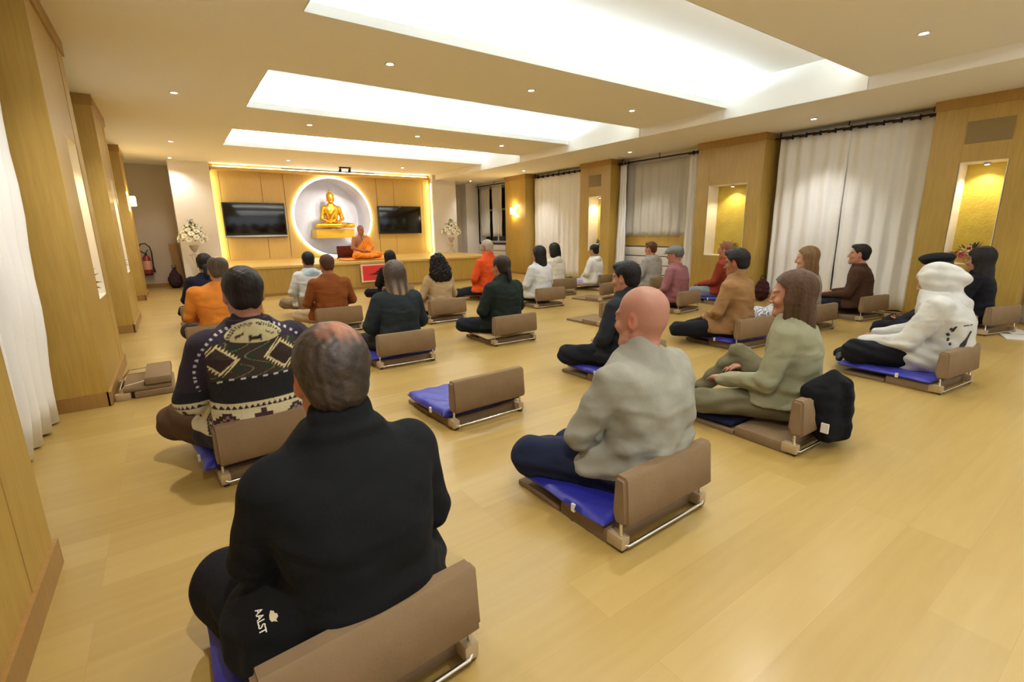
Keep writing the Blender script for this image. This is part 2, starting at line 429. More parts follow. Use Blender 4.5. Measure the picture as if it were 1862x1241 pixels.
# round niche drum
bm = bmesh.new(); n = 96; ND = 1.05
ra = [bm.verts.new((CX + CR * math.cos(2 * PI * k / n), YWW + 0.028, CZ + CR * math.sin(2 * PI * k / n))) for k in range(n)]
rb = [bm.verts.new((CX + CR * math.cos(2 * PI * k / n), YWW + ND, CZ + CR * math.sin(2 * PI * k / n))) for k in range(n)]
for k in range(n): bm.faces.new((ra[k], ra[(k + 1) % n], rb[(k + 1) % n], rb[k]))
bm.faces.new(rb)
M_marble = mat('grey marble niche', '#dcdce2', 0.5, noise=0.10, nscale=2.2)
finish('niche_drum', bm, M_marble, sw)
# LED light ring round the opening
ring = empty('ring_light', (CX, YWW - 0.024, CZ), 0, 'glowing white light ring around the round niche behind the golden statue', 'light')
bm = bmesh.new(); tube(bm, [(CR * math.cos(a), 0, CR * math.sin(a)) for a in [2 * PI * k / 96 for k in range(97)]], 0.021, 8, False)
finish('tube', bm, mat('ring diffuser', '#ffffff', 0.5, emit='#fff6ea', estr=7), ring)
# edge strips behind the pillars and above the header
es = empty('edge_light', (0.937, 12.75, 1.55), 0, 'vertical warm light strip between the stage panelling and the left white pillar', 'light', 'light strips round the stage panelling')
box('led_strip', -0.006, 0.0, -0.01, 0.01, -0.98, 0.9, mat('warm led', '#ffffff', 0.5, emit='#fff0b0', estr=9), es)
area('strip_light', (0.005, 0, 0), (0, -PI / 2, 0), 1.9, 0.04, EDGE_W, (1, 0.93, 0.58), es)
es2 = empty('edge_light', (6.18, 12.72, 1.55), 0, 'vertical warm light strip between the stage panelling and the right white pillar', 'light', 'light strips round the stage panelling')
box('led_strip', 0.0, 0.012, -0.01, 0.01, -0.98, 0.9, _mats['warm led'], es2)
area('strip_light', (-0.005, 0, 0), (0, PI / 2, 0), 1.9, 0.04, EDGE_W, (1, 0.93, 0.58), es2)
es3 = empty('edge_light', (3.56, 12.76, 2.628), 0, 'horizontal light strip above the header of the stage panelling', 'light', 'light strips round the stage panelling')
box('led_strip', -2.55, 2.55, -0.012, 0.012, -0.012, 0.0, _mats['warm led'], es3)
area('strip_light', (0, -0.01, 0.004), (PI, 0, 0), 5.1, 0.03, EDGE_W * 0.8, (1, 0.95, 0.8), es3)

# stage platform
ST_Z = 0.56
stg = tag(empty('stage_platform', (0, 0, 0)), 'long low oak stage platform below the round niche', 'stage', kind=None)
bm = bmesh.new()
def prism(pts, z0, z1):
    bm = bmesh.new(); A = [bm.verts.new((x, y, z0)) for x, y in pts]; B = [bm.verts.new((x, y, z1)) for x, y in pts]; n = len(pts)
    for k in range(n): bm.faces.new((A[k], A[(k + 1) % n], B[(k + 1) % n], B[k]))
    bm.faces.new(A); bm.faces.new(B); return bm
bm = prism([(0.63, 10.03), (6.7, 10.03), (6.7, YP - 0.005), (0.82, YP - 0.005)], 0.0, ST_Z - 0.04)
finish('base', bm, M_wood, stg)
finish('top', prism([(0.61, 10.0), (6.72, 10.0), (6.72, YP - 0.005), (0.80, YP - 0.005)], ST_Z - 0.04, ST_Z), M_woodl, stg)
box('top_back', 0.95, 6.19, YP - 0.005, YWW - 0.03, ST_Z - 0.04, ST_Z, M_woodl, stg)
for i, x in enumerate((1.85, 3.1, 4.35, 5.6)):
    box('joint', x - 0.002, x + 0.002, 10.027, 10.031, 0.02, ST_Z - 0.045, M_woodd, stg)
box('plinth', 0.64, 6.7, 10.015, 10.03, 0, 0.05, M_woodd, stg)

# ------------------------------------------------------------------ ceiling fittings
DL = [(0.277, 6.79, ZC), (0.26, 10.19, ZC), (0.25, 12.3, ZC), (1.918, 4.66, ZC), (1.9, 7.73, ZC), (3.581, 7.745, ZC), (2.33, 11.55, ZC),
      (4.9, 11.55, ZC), (7.3, 12.4, ZR), (3.561, 4.646, ZC), (5.274, 7.789, ZC), (5.275, 4.689, ZC), (7.23, 9.75, ZR), (7.3, 6.5, ZR), (7.3, 3.31, ZR), (5.31, 1.63, ZC),
      (0.27, 3.4, ZC), (1.92, 1.55, ZC), (3.56, 1.55, ZC), (0.27, 0.1, ZC), (7.3, 0.1, ZR), (1.92, -1.7, ZC), (3.56, -1.7, ZC), (5.3, -1.7, ZC)]
DLAB = ['by the left wall nearest the camera', 'by the left wall in the middle', 'by the left wall nearest the stage', 'between the first two recesses, leftmost',
        'between the last two recesses, leftmost', 'between the last two recesses, middle', 'left of the ceiling spot bar by the stage', 'right of the ceiling spot bar by the stage',
        'over the window beside the stage', 'between the first two recesses, middle', 'between the last two recesses, rightmost', 'between the first two recesses, rightmost',
        'on the right soffit nearest the stage', 'on the right soffit above the sheer curtained window', 'on the right soffit above the wide white curtain', 'at the upper right corner of the view', ]
bm = bmesh.new(); lathe(bm, [(0.030, -0.001), (0.046, -0.001), (0.047, -0.006), (0.043, -0.009), (0.032, -0.006), (0.030, 0.0)], n=20); me_r = finish('rim', bm, M_frame).data
bm = bmesh.new(); lathe(bm, [(0.0, -0.004), (0.031, -0.004)], n=20); me_d = finish('disc', bm, M_spotglow).data
for o in [o for o in COL.objects if o.name.startswith(('rim', 'disc'))]: bpy.data.objects.remove(o)
for i, (x, y, z) in enumerate(DL):
    lab = 'round recessed downlight ' + (DLAB[i] if i < 16 else 'in the ceiling around the camera')
    c = empty('downlight', (x, y, z), 0, lab, 'light', 'recessed downlights in the ceiling')
    obj_me('rim', me_r, None, c); obj_me('disc', me_d, None, c)
    lamp('downlight_lamp', 'SPOT', (0, 0, -0.02), DOWN_W * ((1.9 if y < 11 else 0.7) if x < 0.5 else 0.9), WARM, 0.035, (0, 0, 0), R(96 if x > 7 else 125), 0.8, c)
# smoke detector
sd = empty('smoke_detector', (3.05, 2.66, ZC + RH - 0.012), 0, 'red smoke detector on the recess ceiling', 'smoke detector')
bm = bmesh.new(); lathe(bm, [(0.055, 0), (0.055, -0.012), (0.045, -0.02)], n=24); finish('base', bm, mat('detector white', '#e9d8cc', 0.5), sd, True)
bm = bmesh.new(); lathe(bm, [(0.042, -0.018), (0.04, -0.036), (0.026, -0.05), (0.0, -0.052)], n=24); finish('dome', bm, mat('detector red', '#d8452c', 0.4), sd, True)
# ceiling spot bar
sb = empty('spot_bar', (3.68, 12.1, ZC), 0, 'black ceiling bar with two small spotlights above the statue', 'light')
box('bar', -0.14, 0.14, -0.015, 0.015, -0.03, 0.0, M_black, sb)
for x in (-0.11, 0.11):
    bm = bmesh.new(); tube(bm, [(x, 0, -0.02), (x, 0.01, -0.06), (x, 0.05, -0.10)], [0.008, 0.03, 0.036], 14); finish('spotlight', bm, M_black, sb, True)
    lamp('statue_lamp', 'SPOT', (x, 0.07, -0.115), 55, (1, 0.93, 0.88), 0.02, (R(52), 0, R(6) * (1 if x < 0 else -1)), R(62), 0.5, sb)
# ------------------------------------------------------------------ curtains
def curtain_mesh(name, x, ya, yb, z0, z1, folds, amp, m, parent, side=1, flare=0.0, seed=0, gather=1.0):
    rs = random.Random(seed); nu = folds * 10; nv = 14; V = []; Q = []
    ph = [rs.uniform(-0.5, 0.5) for _ in range(folds + 2)]
    for j in range(nv + 1):
        t = j / nv; z = z1 + (z0 - z1) * t
        for i in range(nu + 1):
            u = i / nu; k = u * folds; w = ph[int(k)] * (1 - k % 1) + ph[int(k) + 1] * (k % 1)
            a = amp * (0.75 + 0.5 * t) * (1 + 0.35 * w)
            c = (ya + yb) / 2; y = c + (ya + u * (yb - ya) - c) * (gather + (1 - gather) * t)
            y += 0.012 * t * math.sin(7 * k + seed)
            xx = x - side * (a * math.sin(2 * PI * k + 0.5 * w * t) + flare * t * t) + 0.006 * math.sin(9 * z + k)
            V.append((xx, y, z + (0.006 * math.sin(3 * k) if j == nv else 0)))
    for j in range(nv):
        for i in range(nu):
            a = j * (nu + 1) + i; Q.append((a, a + 1, a + nu + 2, a + nu + 1))
    o = mesh_np(name, np.array(V), np.array(Q), m, parent)
    md = o.modifiers.new('s', 'SOLIDIFY'); md.thickness = 0.003
    return o
def rings(parent, x, ys, z):
    for y in ys:
        bm = bmesh.new(); s = 1 if x > 0 else -1; tube(bm, [(x - s * 0.026, y - 0.05, z), (x - s * 0.034, y, z), (x - s * 0.026, y + 0.05, z)], [0.024, 0.018, 0.024], 12); lathe(bm, [(0.020, 0), (0.034, 0.002), (0.036, 0.007), (0.020, 0.009)], (x - s * 0.032, y - 0.05, z), 14, axis='y')
        finish('grommet', bm, M_rod, parent, True)
def rod(label, x, ya, yb, z, wall):
    r = empty('curtain_rod', (0, 0, 0), 0, label, 'curtain rod', 'dark curtain rods')
    bm = bmesh.new(); tube(bm, [(x, ya, z), (x, yb, z)], 0.014, 12); finish('pole', bm, M_rod, r, True)
    for y in (ya + 0.08, (ya + yb) / 2, yb - 0.08):
        bm = bmesh.new(); tube(bm, [(x, y, z), (x, y, ZR if wall > 0 else ZC)], 0.008, 8); finish('bracket', bm, M_rod, r)
    return r
def curtain(label, group, x, ya, yb, folds, amp, side=1, z1=2.485, flare=0.0, seed=0, rg=True, m=None, z0=0.015, gather=1.0):
    c = empty('curtain', (0, 0, 0), 0, label, 'curtain', group)
    curtain_mesh('cloth', x, ya, yb, z0, z1, folds, amp, m or M_curtain, c, side, flare, seed, gather)
    if rg: rings(c, x, [ya + (k + 0.25) * (yb - ya) / folds for k in range(folds)], z1 - 0.035)
    return c
G = 'white floor length curtains'
rod('dark curtain rod over the wide white curtains on the right', 7.9, 2.11, 4.11, 2.465, 1)
curtain('wide white curtain on the right, half hanging nearest the vent grille column', G, 7.9, 2.12, 3.066, 5, 0.022, seed=1)
curtain('wide white curtain on the right, half hanging nearer the stage', G, 7.9, 3.064, 4.02, 5, 0.02, seed=2)
curtain('white curtain edge at the far right border of the picture', G, 7.9, 0.1, 0.98, 5, 0.035, seed=3)
rod('dark curtain rod at the right border beside the vent grille column', 7.9, 0.0, 1.09, 2.465, 1)
rod('dark curtain rod over the sheer curtained window', 7.9, 5.28, 7.29, 2.465, 1)
curtain('narrow white curtain drawn aside right of the sheer window', G, 7.87, 5.33, 5.62, 3, 0.03, seed=4, gather=0.75)
curtain('narrow white curtain drawn aside left of the sheer window', G, 7.87, 7.02, 7.28, 3, 0.03, seed=5, gather=0.6, flare=0.03)
rod('dark curtain rod over the white curtain near the stage', 7.9, 8.22, 10.23, 2.465, 1)
curtain('white curtain near the stage, half nearer the narrow niche', G, 7.9, 8.26, 9.2, 5, 0.018, seed=6)
curtain('white curtain near the stage, half beside the column with the wall lamp', G, 7.9, 9.2, 10.18, 5, 0.018, seed=7)
sh = tag(empty('curtain'), 'translucent grey voile curtain hanging in front of the night window', 'curtain')
curtain_mesh('cloth', 8.02, 5.64, 7.5, 1.0, 2.43, 9, 0.018, M_sheer, sh, 1, 0, 8)
sh = tag(empty('curtain'), 'translucent voile curtain on the window beside the stage', 'curtain')
curtain_mesh('cloth', 8.03, 11.9, 12.42, 0.98, 2.43, 4, 0.018, M_sheer, sh, 1, 0, 9)
curtain_mesh('cloth', 8.03, 12.56, 13.05, 0.98, 2.43, 4, 0.018, M_sheer, sh, 1, 0, 10)
rod('dark curtain rod over the window beside the stage', 7.98, 11.2, 13.22, 2.465, 1)
# dark frame round the stage side window, wood sill bands and white heater covers
S(box('trim_21', 8.04, 8.1, 5.58, 7.5, 0.80, 1.03, M_wood))
bm = bmesh.new(); bx(bm, 8.05, 8.1, 13.25, 13.31, 0.78, 2.45); bx(bm, 8.05, 8.1, 11.75, 13.25, 0.76, 0.80); S(finish('trim_22', bm, M_rod))
def cover(label, x, ya, yb, z1):
    c = empty('heater_cover', (0, 0, 0), 0, label, 'heater cover', 'white slotted heater covers')
    z = 0.03; h = (z1 - 0.03) / 4
    for k in range(4): box('board', x, x + 0.03, ya, yb, z + k * h + 0.012, z + (k + 1) * h - 0.006, M_frame, c, 0.003)
    box('back', x + 0.03, x + 0.05, ya, yb, 0.0, z1, M_black, c)
cover('white slotted heater cover under the sheer curtained window', 8.03, 5.6, 7.45, 0.78)
cover('white slotted heater cover under the window beside the stage', 8.03, 11.75, 13.2, 0.74)
# left side curtains
rod('dark curtain rod between the near left columns', -0.74, 2.19, 4.18, 2.50, -1)
curtain('white curtain hanging between the two left columns nearest the camera', G, -0.70, 2.24, 4.16, 9, 0.05, -1, z1=2.53, flare=-0.10, seed=11)
rod('dark curtain rod between the second and third left columns', -0.74, 5.57, 7.34, 2.50, -1)
curtain('white curtain hanging behind the second left column', G, -0.70, 5.6, 7.3, 8, 0.05, -1, z1=2.53, flare=-0.09, seed=12)
curtain('white curtain hanging behind the third left column', G, -0.72, 8.75, 10.95, 9, 0.05, -1, z1=2.53, flare=-0.06, seed=13)

# ------------------------------------------------------------------ wall lamps
M_shade = mat('glowing shade', '#fff4d8', 0.6, emit='#ffd888', estr=9)
def sconce(label, x, y, z, sx):
    c = empty('wall_lamp', (x, y, z), 0, label, 'lamp', 'square wall lamps')
    bm = bmesh.new(); bx(bm, -0.01 if sx > 0 else -0.012, 0.012 if sx > 0 else 0.01, -0.05, 0.05, -0.08, 0.08, 0.003); finish('wall_plate', bm, M_steel, c)
    bm = bmesh.new()
    a, b = sorted((sx * 0.015, sx * 0.10)); bx(bm, a, b, -0.085, 0.085, -0.085, 0.085, 0.012)
    finish('lamp_shade', bm, M_shade, c, True)
    bm = bmesh.new(); tube(bm, [(sx * 0.0, 0, -0.05), (sx * 0.06, 0, -0.088), (sx * 0.10, 0, -0.088)], 0.006, 6); finish('arm', bm, M_steel, c)
    lamp('lamp_light', 'POINT', (sx * 0.13, 0, 0.0), 5, (1, 0.78, 0.38), 0.06, parent=c)
    lamp('lamp_light', 'POINT', (sx * 0.05, 0, 0.13), 4, (1, 0.78, 0.38), 0.03, parent=c)
    lamp('lamp_light', 'POINT', (sx * 0.05, 0, -0.13), 3, (1, 0.78, 0.38), 0.03, parent=c)
sconce('glowing square wall lamp on the right column beside the stage', 7.65, 10.72, 1.66, -1)
sconce('glowing square wall lamp on the farthest left column', -0.49, 11.5, 1.78, 1)

# ------------------------------------------------------------------ televisions
M_screen = mat('black glass screen', '#07080a', 0.12)
tv = empty('television', (1.715, 12.72, 1.47), 0, 'large black wall television with a silver lower edge, left of the round niche', 'television')
box('screen', -0.62, 0.62, -0.02, 0.0, -0.33, 0.37, M_screen, tv, 0.004)
bm = bmesh.new(); bx(bm, -0.645, 0.645, -0.014, 0.06, -0.39, 0.39, 0.006); finish('casing', bm, M_black, tv)
box('bottom_strip', -0.64, 0.64, -0.024, -0.01, -0.382, -0.34, M_steel, tv, 0.003)
tv = empty('television', (5.24, 12.72, 1.475), 0, 'black wall television right of the round niche', 'television')
box('screen', -0.585, 0.585, -0.02, 0.0, -0.335, 0.335, M_screen, tv, 0.004)
bm = bmesh.new(); bx(bm, -0.61, 0.61, -0.014, 0.06, -0.36, 0.36, 0.006); finish('casing', bm, M_black, tv)
box('sensor', -0.03, 0.03, -0.018, -0.012, 0.338, 0.35, M_steel, tv)

# ------------------------------------------------------------------ red picture board leaning on the stage front
rbrd = empty('picture_board', (3.63, 9.955, 0.14), 0, 'red picture board with a pale border and dark temple silhouette leaning on the stage front', 'picture')
box('border', -0.46, 0.46, 0.0, 0.02, 0.0, 0.37, mat('pale pink border', '#f0c8b4', 0.6), rbrd)
box('red_field', -0.425, 0.425, -0.004, 0.0, 0.032, 0.338, mat('red print', '#cf2a26', 0.5, noise=0.12, nscale=6), rbrd)
bm = bmesh.new()
pts = [(-0.17, .15), (-0.10, .162), (-0.075, .172), (-0.05, .178), (-0.04, .2), (-0.02, .206), (0.0, .216), (0.02, .206), (0.04, .2), (0.05, .178), (0.075, .17), (0.11, .162), (0.17, .148), (0.10, .15), (-0.08, .146)]
f = bm.faces.new([bm.verts.new((1.5 * x - 0.07, -0.008, 0.146 + 1.4 * (z - 0.146))) for x, z in pts]); r_ = bmesh.ops.extrude_face_region(bm, geom=[f]); bmesh.ops.translate(bm, vec=(0, 0.003, 0), verts=[v for v in r_['geom'] if isinstance(v, bmesh.types.BMVert)])
finish('silhouette', bm, mat('dark red ink', '#3a1012', 0.6), rbrd)

# ------------------------------------------------------------------ floor chairs
CW = 0.265
def make_chair():
    c = empty('floor_chair')
    box('front_board', -CW + 0.005, CW - 0.005, 0.315, 0.60, 0.0, 0.026, M_taupe, c, 0.007)
    box('seat_pad', -CW + 0.005, CW - 0.005, 0.025, 0.31, 0.0, 0.058, M_taupe, c, 0.012)
    # backrest: wedge section slab
    prof = [(-0.036, 0.112), (-0.046, 0.125), (-0.032, 0.288), (-0.022, 0.300), (0.014, 0.300), (0.024, 0.288), (0.030, 0.15), (0.014, 0.112)]
    bm = bmesh.new(); A = [bm.verts.new((-CW, y, z)) for y, z in prof]; B = [bm.verts.new((CW, y, z)) for y, z in prof]
    for k in range(len(prof)): bm.faces.new((A[k], A[(k + 1) % 8], B[(k + 1) % 8], B[k]))
    ea = bm.faces.new(A); eb = bm.faces.new(B)
    bmesh.ops.bevel(bm, geom=list({e for f in (ea, eb) for e in f.edges}), offset=0.012, segments=3, affect='EDGES')
    finish('backrest', bm, M_taupe, c, True, 50)
    bm = bmesh.new(); pts = [(-CW + 0.02, -0.006, 0.16), (-CW + 0.02, -0.002, 0.10), (-CW + 0.018, -0.006, 0.055), (-CW + 0.02, -0.020, 0.030), (-CW + 0.035, -0.028, 0.024)]
    pts = pts + [(-x, y, z) for x, y, z in reversed(pts)]
    tube(bm, pts, 0.0065, 8); finish('frame', bm, M_chrome, c, True, 70)
    for s in (-1, 1):
        bm = bmesh.new(); xa, xb = sorted((s * (CW - 0.045), s * (CW - 0.002)))
        bx(bm, xa, xb, -0.026, 0.05, 0.012, 0.062, 0.007); br = finish('bracket', bm, M_bracket, c, True)
        bm = bmesh.new(); lathe(bm, [(0.0, -0.012), (0.013, -0.012), (0.013, 0.012), (0.0, 0.012)], (s * (CW - 0.024), -0.012, 0.013), 14, axis='x'); finish('foot', bm, M_black, br, True)
    return c
chair0 = make_chair(); _cu = [False]
CH = 'low folding meditation chairs on the floor'
def chair(x, y, rz, label):
    o = chair0 if not _cu[0] else copy_tree(chair0)
    _cu[0] = True
    o.location = (x, y, 0); o.rotation_euler = (0, 0, R(rz)); tag(o, label, 'floor chair', CH); return o
def make_mat(seed, w=0.55, d=0.46, y0=0.06, z=0.060, t=0.042):
    rs = random.Random(seed); nu, nv = 36, 30; V = []; Q = []
    def P(u, v, top):
        x = (u - 0.5) * w; y = y0 + v * d
        e = min(u, 1 - u) * w; e2 = min(v, 1 - v) * d; k = min(1, min(e, e2) / 0.035); k = math.sqrt(max(0, 1 - (1 - k) ** 2))
        n = 0.004 * math.sin(23 * x + seed) * math.sin(19 * y + 2 * seed) + 0.003 * math.sin(50 * x + 31 * y + seed)
        dx = 0.006 * math.sin(14 * y + seed); dy = 0.006 * math.sin(12 * x + seed * 2)
        return (x + dx, y + dy, z + t * 0.5 + (1 if top else -1) * k * t * 0.5 + (n * k if top else 0))
    for top in (1, 0):
        for j in range(nv + 1):
            for i in range(nu + 1): V.append(P(i / nu, j / nv, top))
    N = (nu + 1) * (nv + 1)
    for j in range(nv):
        for i in range(nu):
            a = j * (nu + 1) + i; Q.append((a, a + 1, a + nu + 2, a + nu + 1)); Q.append((N + a, N + a + nu + 1, N + a + nu + 2, N + a + 1))
    bm = bmesh.new(); vv = [bm.verts.new(v) for v in V]
    for q in Q: bm.faces.new([vv[i] for i in q])
    bmesh.ops.remove_doubles(bm, verts=bm.verts, dist=0.0005)
    return bm
def mat_on(x, y, rz, label, seed=1, w=0.55, d=0.48, y0=0.05, z=0.060, t=0.042, m=None, kind='floor_cushion', cat='cushion', grp='blue meditation cushions'):
    c = empty(kind, (x, y, 0), R(rz), label, cat, grp)
    finish('cover', make_mat(seed, w, d, y0, z, t), m or M_blue, c, True, 80)
    if not m:
        box('care_label', -w / 2 - 0.006, -w / 2 + 0.004, y0 + d * 0.3, y0 + d * 0.3 + 0.018, z + 0.006, z + 0.038, M_frame, c)
    return c
# ------------------------------------------------------------------ signed distance sculpting
def axis(lo, hi, h, fine, hf):
    out = [lo]; x = lo
    while x < hi:
        st = hf if any(a - h <= x <= b for a, b in fine) else h
        x += st; out.append(x)
    return np.array(out, np.float32)
class Fld:
    def __init__(s, lo, hi, h, fine=((), (), ()), hf=None):
        hf = hf or h; s.ax = [axis(lo[i], hi[i], h, fine[i], hf) for i in range(3)]; s.h = h
        s.F = np.full([len(a) for a in s.ax], 1.0, np.float32)
    def blk(s, lo, hi):
        sl = tuple(slice(max(0, int(np.searchsorted(a, l)) - 1), int(np.searchsorted(a, u)) + 1) for a, l, u in zip(s.ax, lo, hi))
        return sl, s.ax[0][sl[0]][:, None, None], s.ax[1][sl[1]][None, :, None], s.ax[2][sl[2]][None, None, :]
    def put(s, fn, lo, hi, k, op='u'):
        m = k + 2.5 * s.h; sl, X, Y, Z = s.blk([l - m for l in lo], [u + m for u in hi])
        if any(x.stop <= x.start for x in sl): return
        d = fn(X, Y, Z).astype(np.float32); F = s.F[sl]
        if F.shape != d.shape: d = np.broadcast_to(d, F.shape)
        if op == 's': d = -d
        if op == 'u':
            if k > 1e-6: hh = np.maximum(k - np.abs(F - d), 0) / k; r = np.minimum(F, d) - hh * hh * k * 0.25
            else: r = np.minimum(F, d)
            s.F[sl] = r
        else:   # subtract
            F = s.F[sl]
            if k > 1e-6: hh = np.maximum(k - np.abs(F - d), 0) / k; r = np.maximum(F, d) + hh * hh * k * 0.25
            else: r = np.maximum(F, d)
            s.F[sl] = r
    def cap(s, a, b, ra, rb=None, k=0.02, op='u'):
        rb = ra if rb is None else rb; a = np.array(a, float); b = np.array(b, float); R_ = max(ra, rb)
        ba = b - a; L = max(float(ba @ ba), 1e-9)
        def fn(X, Y, Z):
            px, py, pz = X - a[0], Y - a[1], Z - a[2]
            t = np.clip((px * ba[0] + py * ba[1] + pz * ba[2]) / L, 0, 1)
            return np.sqrt((px - t * ba[0]) ** 2 + (py - t * ba[1]) ** 2 + (pz - t * ba[2]) ** 2) - (ra + (rb - ra) * t)
        s.put(fn, np.minimum(a, b) - R_, np.maximum(a, b) + R_, k, op)
    def ell(s, c, r, M=None, k=0.02, op='u'):
        c = np.array(c, float); r = np.array(r, float); M = np.eye(3) if M is None else M; mr = r.max()
        def fn(X, Y, Z):
            px, py, pz = X - c[0], Y - c[1], Z - c[2]
            q = [(px * M[0, i] + py * M[1, i] + pz * M[2, i]) for i in range(3)]
            k0 = np.sqrt(sum((q[i] / r[i]) ** 2 for i in range(3))); k1 = np.sqrt(sum((q[i] / r[i] ** 2) ** 2 for i in range(3)))
            return k0 * (k0 - 1) / np.maximum(k1, 1e-6)
        ext = np.sqrt(((M * r) ** 2).sum(1)); s.put(fn, c - ext, c + ext, k, op)
    def loft(s, secs, off=0.0, k=0.02, p=2.4, z0=None, z1=None):
        A = np.array(secs, float)       # z, cx, cy, rx, ry
        zl = A[0, 0] if z0 is None else z0; zh = A[-1, 0] if z1 is None else z1
        def fn(X, Y, Z):
            z = Z[0, 0]
            cx, cy, rx, ry = [np.interp(z, A[:, 0], A[:, i])[None, None, :] for i in (1, 2, 3, 4)]
            rx = rx + off; ry = ry + off
            q = (np.abs((X - cx) / rx) ** p + np.abs((Y - cy) / ry) ** p) ** (1 / p)
            d = (q - 1) * np.minimum(rx, ry)
            e = np.maximum(zl - Z, Z - zh)
            return np.maximum(d, e)
        rm = A[:, 3].max() + off; rn = A[:, 4].max() + off
        s.put(fn, (A[:, 1].min() - rm, A[:, 2].min() - rn, zl), (A[:, 1].max() + rm, A[:, 2].max() + rn, zh), k)
    def disp(s, fn):
        X, Y, Z = s.ax[0][:, None, None], s.ax[1][None, :, None], s.ax[2][None, None, :]
        msk = s.F < 0.06
        s.F = np.where(msk, s.F + fn(X, Y, Z).astype(np.float32), s.F)
    def cut(s, fn):     # keep where fn<0
        X, Y, Z = s.ax[0][:, None, None], s.ax[1][None, :, None], s.ax[2][None, None, :]
        s.F = np.maximum(s.F, fn(X, Y, Z).astype(np.float32))
    def mesh(s, smooth=1):
        F = s.F; ax = s.ax; n = F.shape
        neg = F < 0
        cn = [n[0] - 1, n[1] - 1, n[2] - 1]
        cnt = np.zeros(cn, np.float32); acc = [np.zeros(cn, np.float32) for _ in range(3)]
        quads = []
        for d in range(3):
            sa = [slice(None)] * 3; sb = [slice(None)] * 3; sa[d] = slice(0, -1); sb[d] = slice(1, None)
            ch = neg[tuple(sa)] != neg[tuple(sb)]
            I = np.argwhere(ch)
            if not len(I): continue
            J = I.copy(); J[:, d] += 1
            fa = F[tuple(I.T)]; fb = F[tuple(J.T)]; t = fa / (fa - fb)
            P = np.stack([ax[i][I[:, i]] for i in range(3)], 1)
            P[:, d] = ax[d][I[:, d]] + t * (ax[d][J[:, d]] - ax[d][I[:, d]])
            e, f = [q for q in range(3) if q != d]
            for de in (0, 1):
                for df in (0, 1):
                    C = I.copy(); C[:, e] -= de; C[:, f] -= df
                    ok = (C >= 0).all(1) & (C < np.array(cn)).all(1)
                    idx = np.ravel_multi_index(C[ok].T, cn)
                    np.add.at(cnt.ravel(), idx, 1)
                    for i in range(3): np.add.at(acc[i].ravel(), idx, P[ok, i])
            ok = (I[:, e] > 0) & (I[:, f] > 0) & (I[:, e] < cn[e]) & (I[:, f] < cn[f])
            K = I[ok]; c = []
            for de, df in ((0, 0), (1, 0), (1, 1), (0, 1)):
                C = K.copy(); C[:, e] -= de; C[:, f] -= df; c.append(np.ravel_multi_index(C.T, cn))
            q = np.stack(c, 1); flip = neg[tuple(K.T)] ^ (d == 1)
            q[~flip] = q[~flip][:, ::-1]
            quads.append(q)
        m = cnt.ravel() > 0; ids = np.flatnonzero(m); mp = np.full(m.size, -1, np.int64); mp[ids] = np.arange(len(ids))
        V = np.stack([a.ravel()[ids] / cnt.ravel()[ids] for a in acc], 1)
        Q = mp[np.concatenate(quads)]
        for _ in range(smooth):      # light laplacian
            A = np.zeros_like(V); N = np.zeros(len(V))
            for a, b in ((0, 1), (1, 2), (2, 3), (3, 0)):
                np.add.at(A, Q[:, a], V[Q[:, b]]); np.add.at(N, Q[:, a], 1); np.add.at(A, Q[:, b], V[Q[:, a]]); np.add.at(N, Q[:, b], 1)
            V = V * 0.5 + 0.5 * A / np.maximum(N, 1)[:, None]
        return V, Q
def rotm(yaw=0, pitch=0, roll=0):
    cy, sy = math.cos(yaw), math.sin(yaw); cp, sp = math.cos(pitch), math.sin(pitch); cr, sr = math.cos(roll), math.sin(roll)
    Rz = np.array([[cy, -sy, 0], [sy, cy, 0], [0, 0, 1]]); Rx = np.array([[1, 0, 0], [0, cp, -sp], [0, sp, cp]]); Ry = np.array([[cr, 0, sr], [0, 1, 0], [-sr, 0, cr]])
    return Rz @ Rx @ Ry
class Hd:     # a head frame: local points/prims -> field
    def __init__(s, c, M, sc_): s.c = np.array(c, float); s.M = M; s.s = sc_
    def p(s, q): return s.c + s.M @ (np.array(q, float) * s.s)
    def cap(s, F, a, b, ra, rb=None, k=0.01, op='u'): F.cap(s.p(a), s.p(b), ra * s.s, None if rb is None else rb * s.s, k * s.s, op)
    def ell(s, F, c, r, k=0.01, op='u', M=None): F.ell(s.p(c), np.array(r) * s.s, s.M if M is None else s.M @ M, k * s.s, op)
    def loc(s, V): return ((V - s.c) @ s.M) / s.s
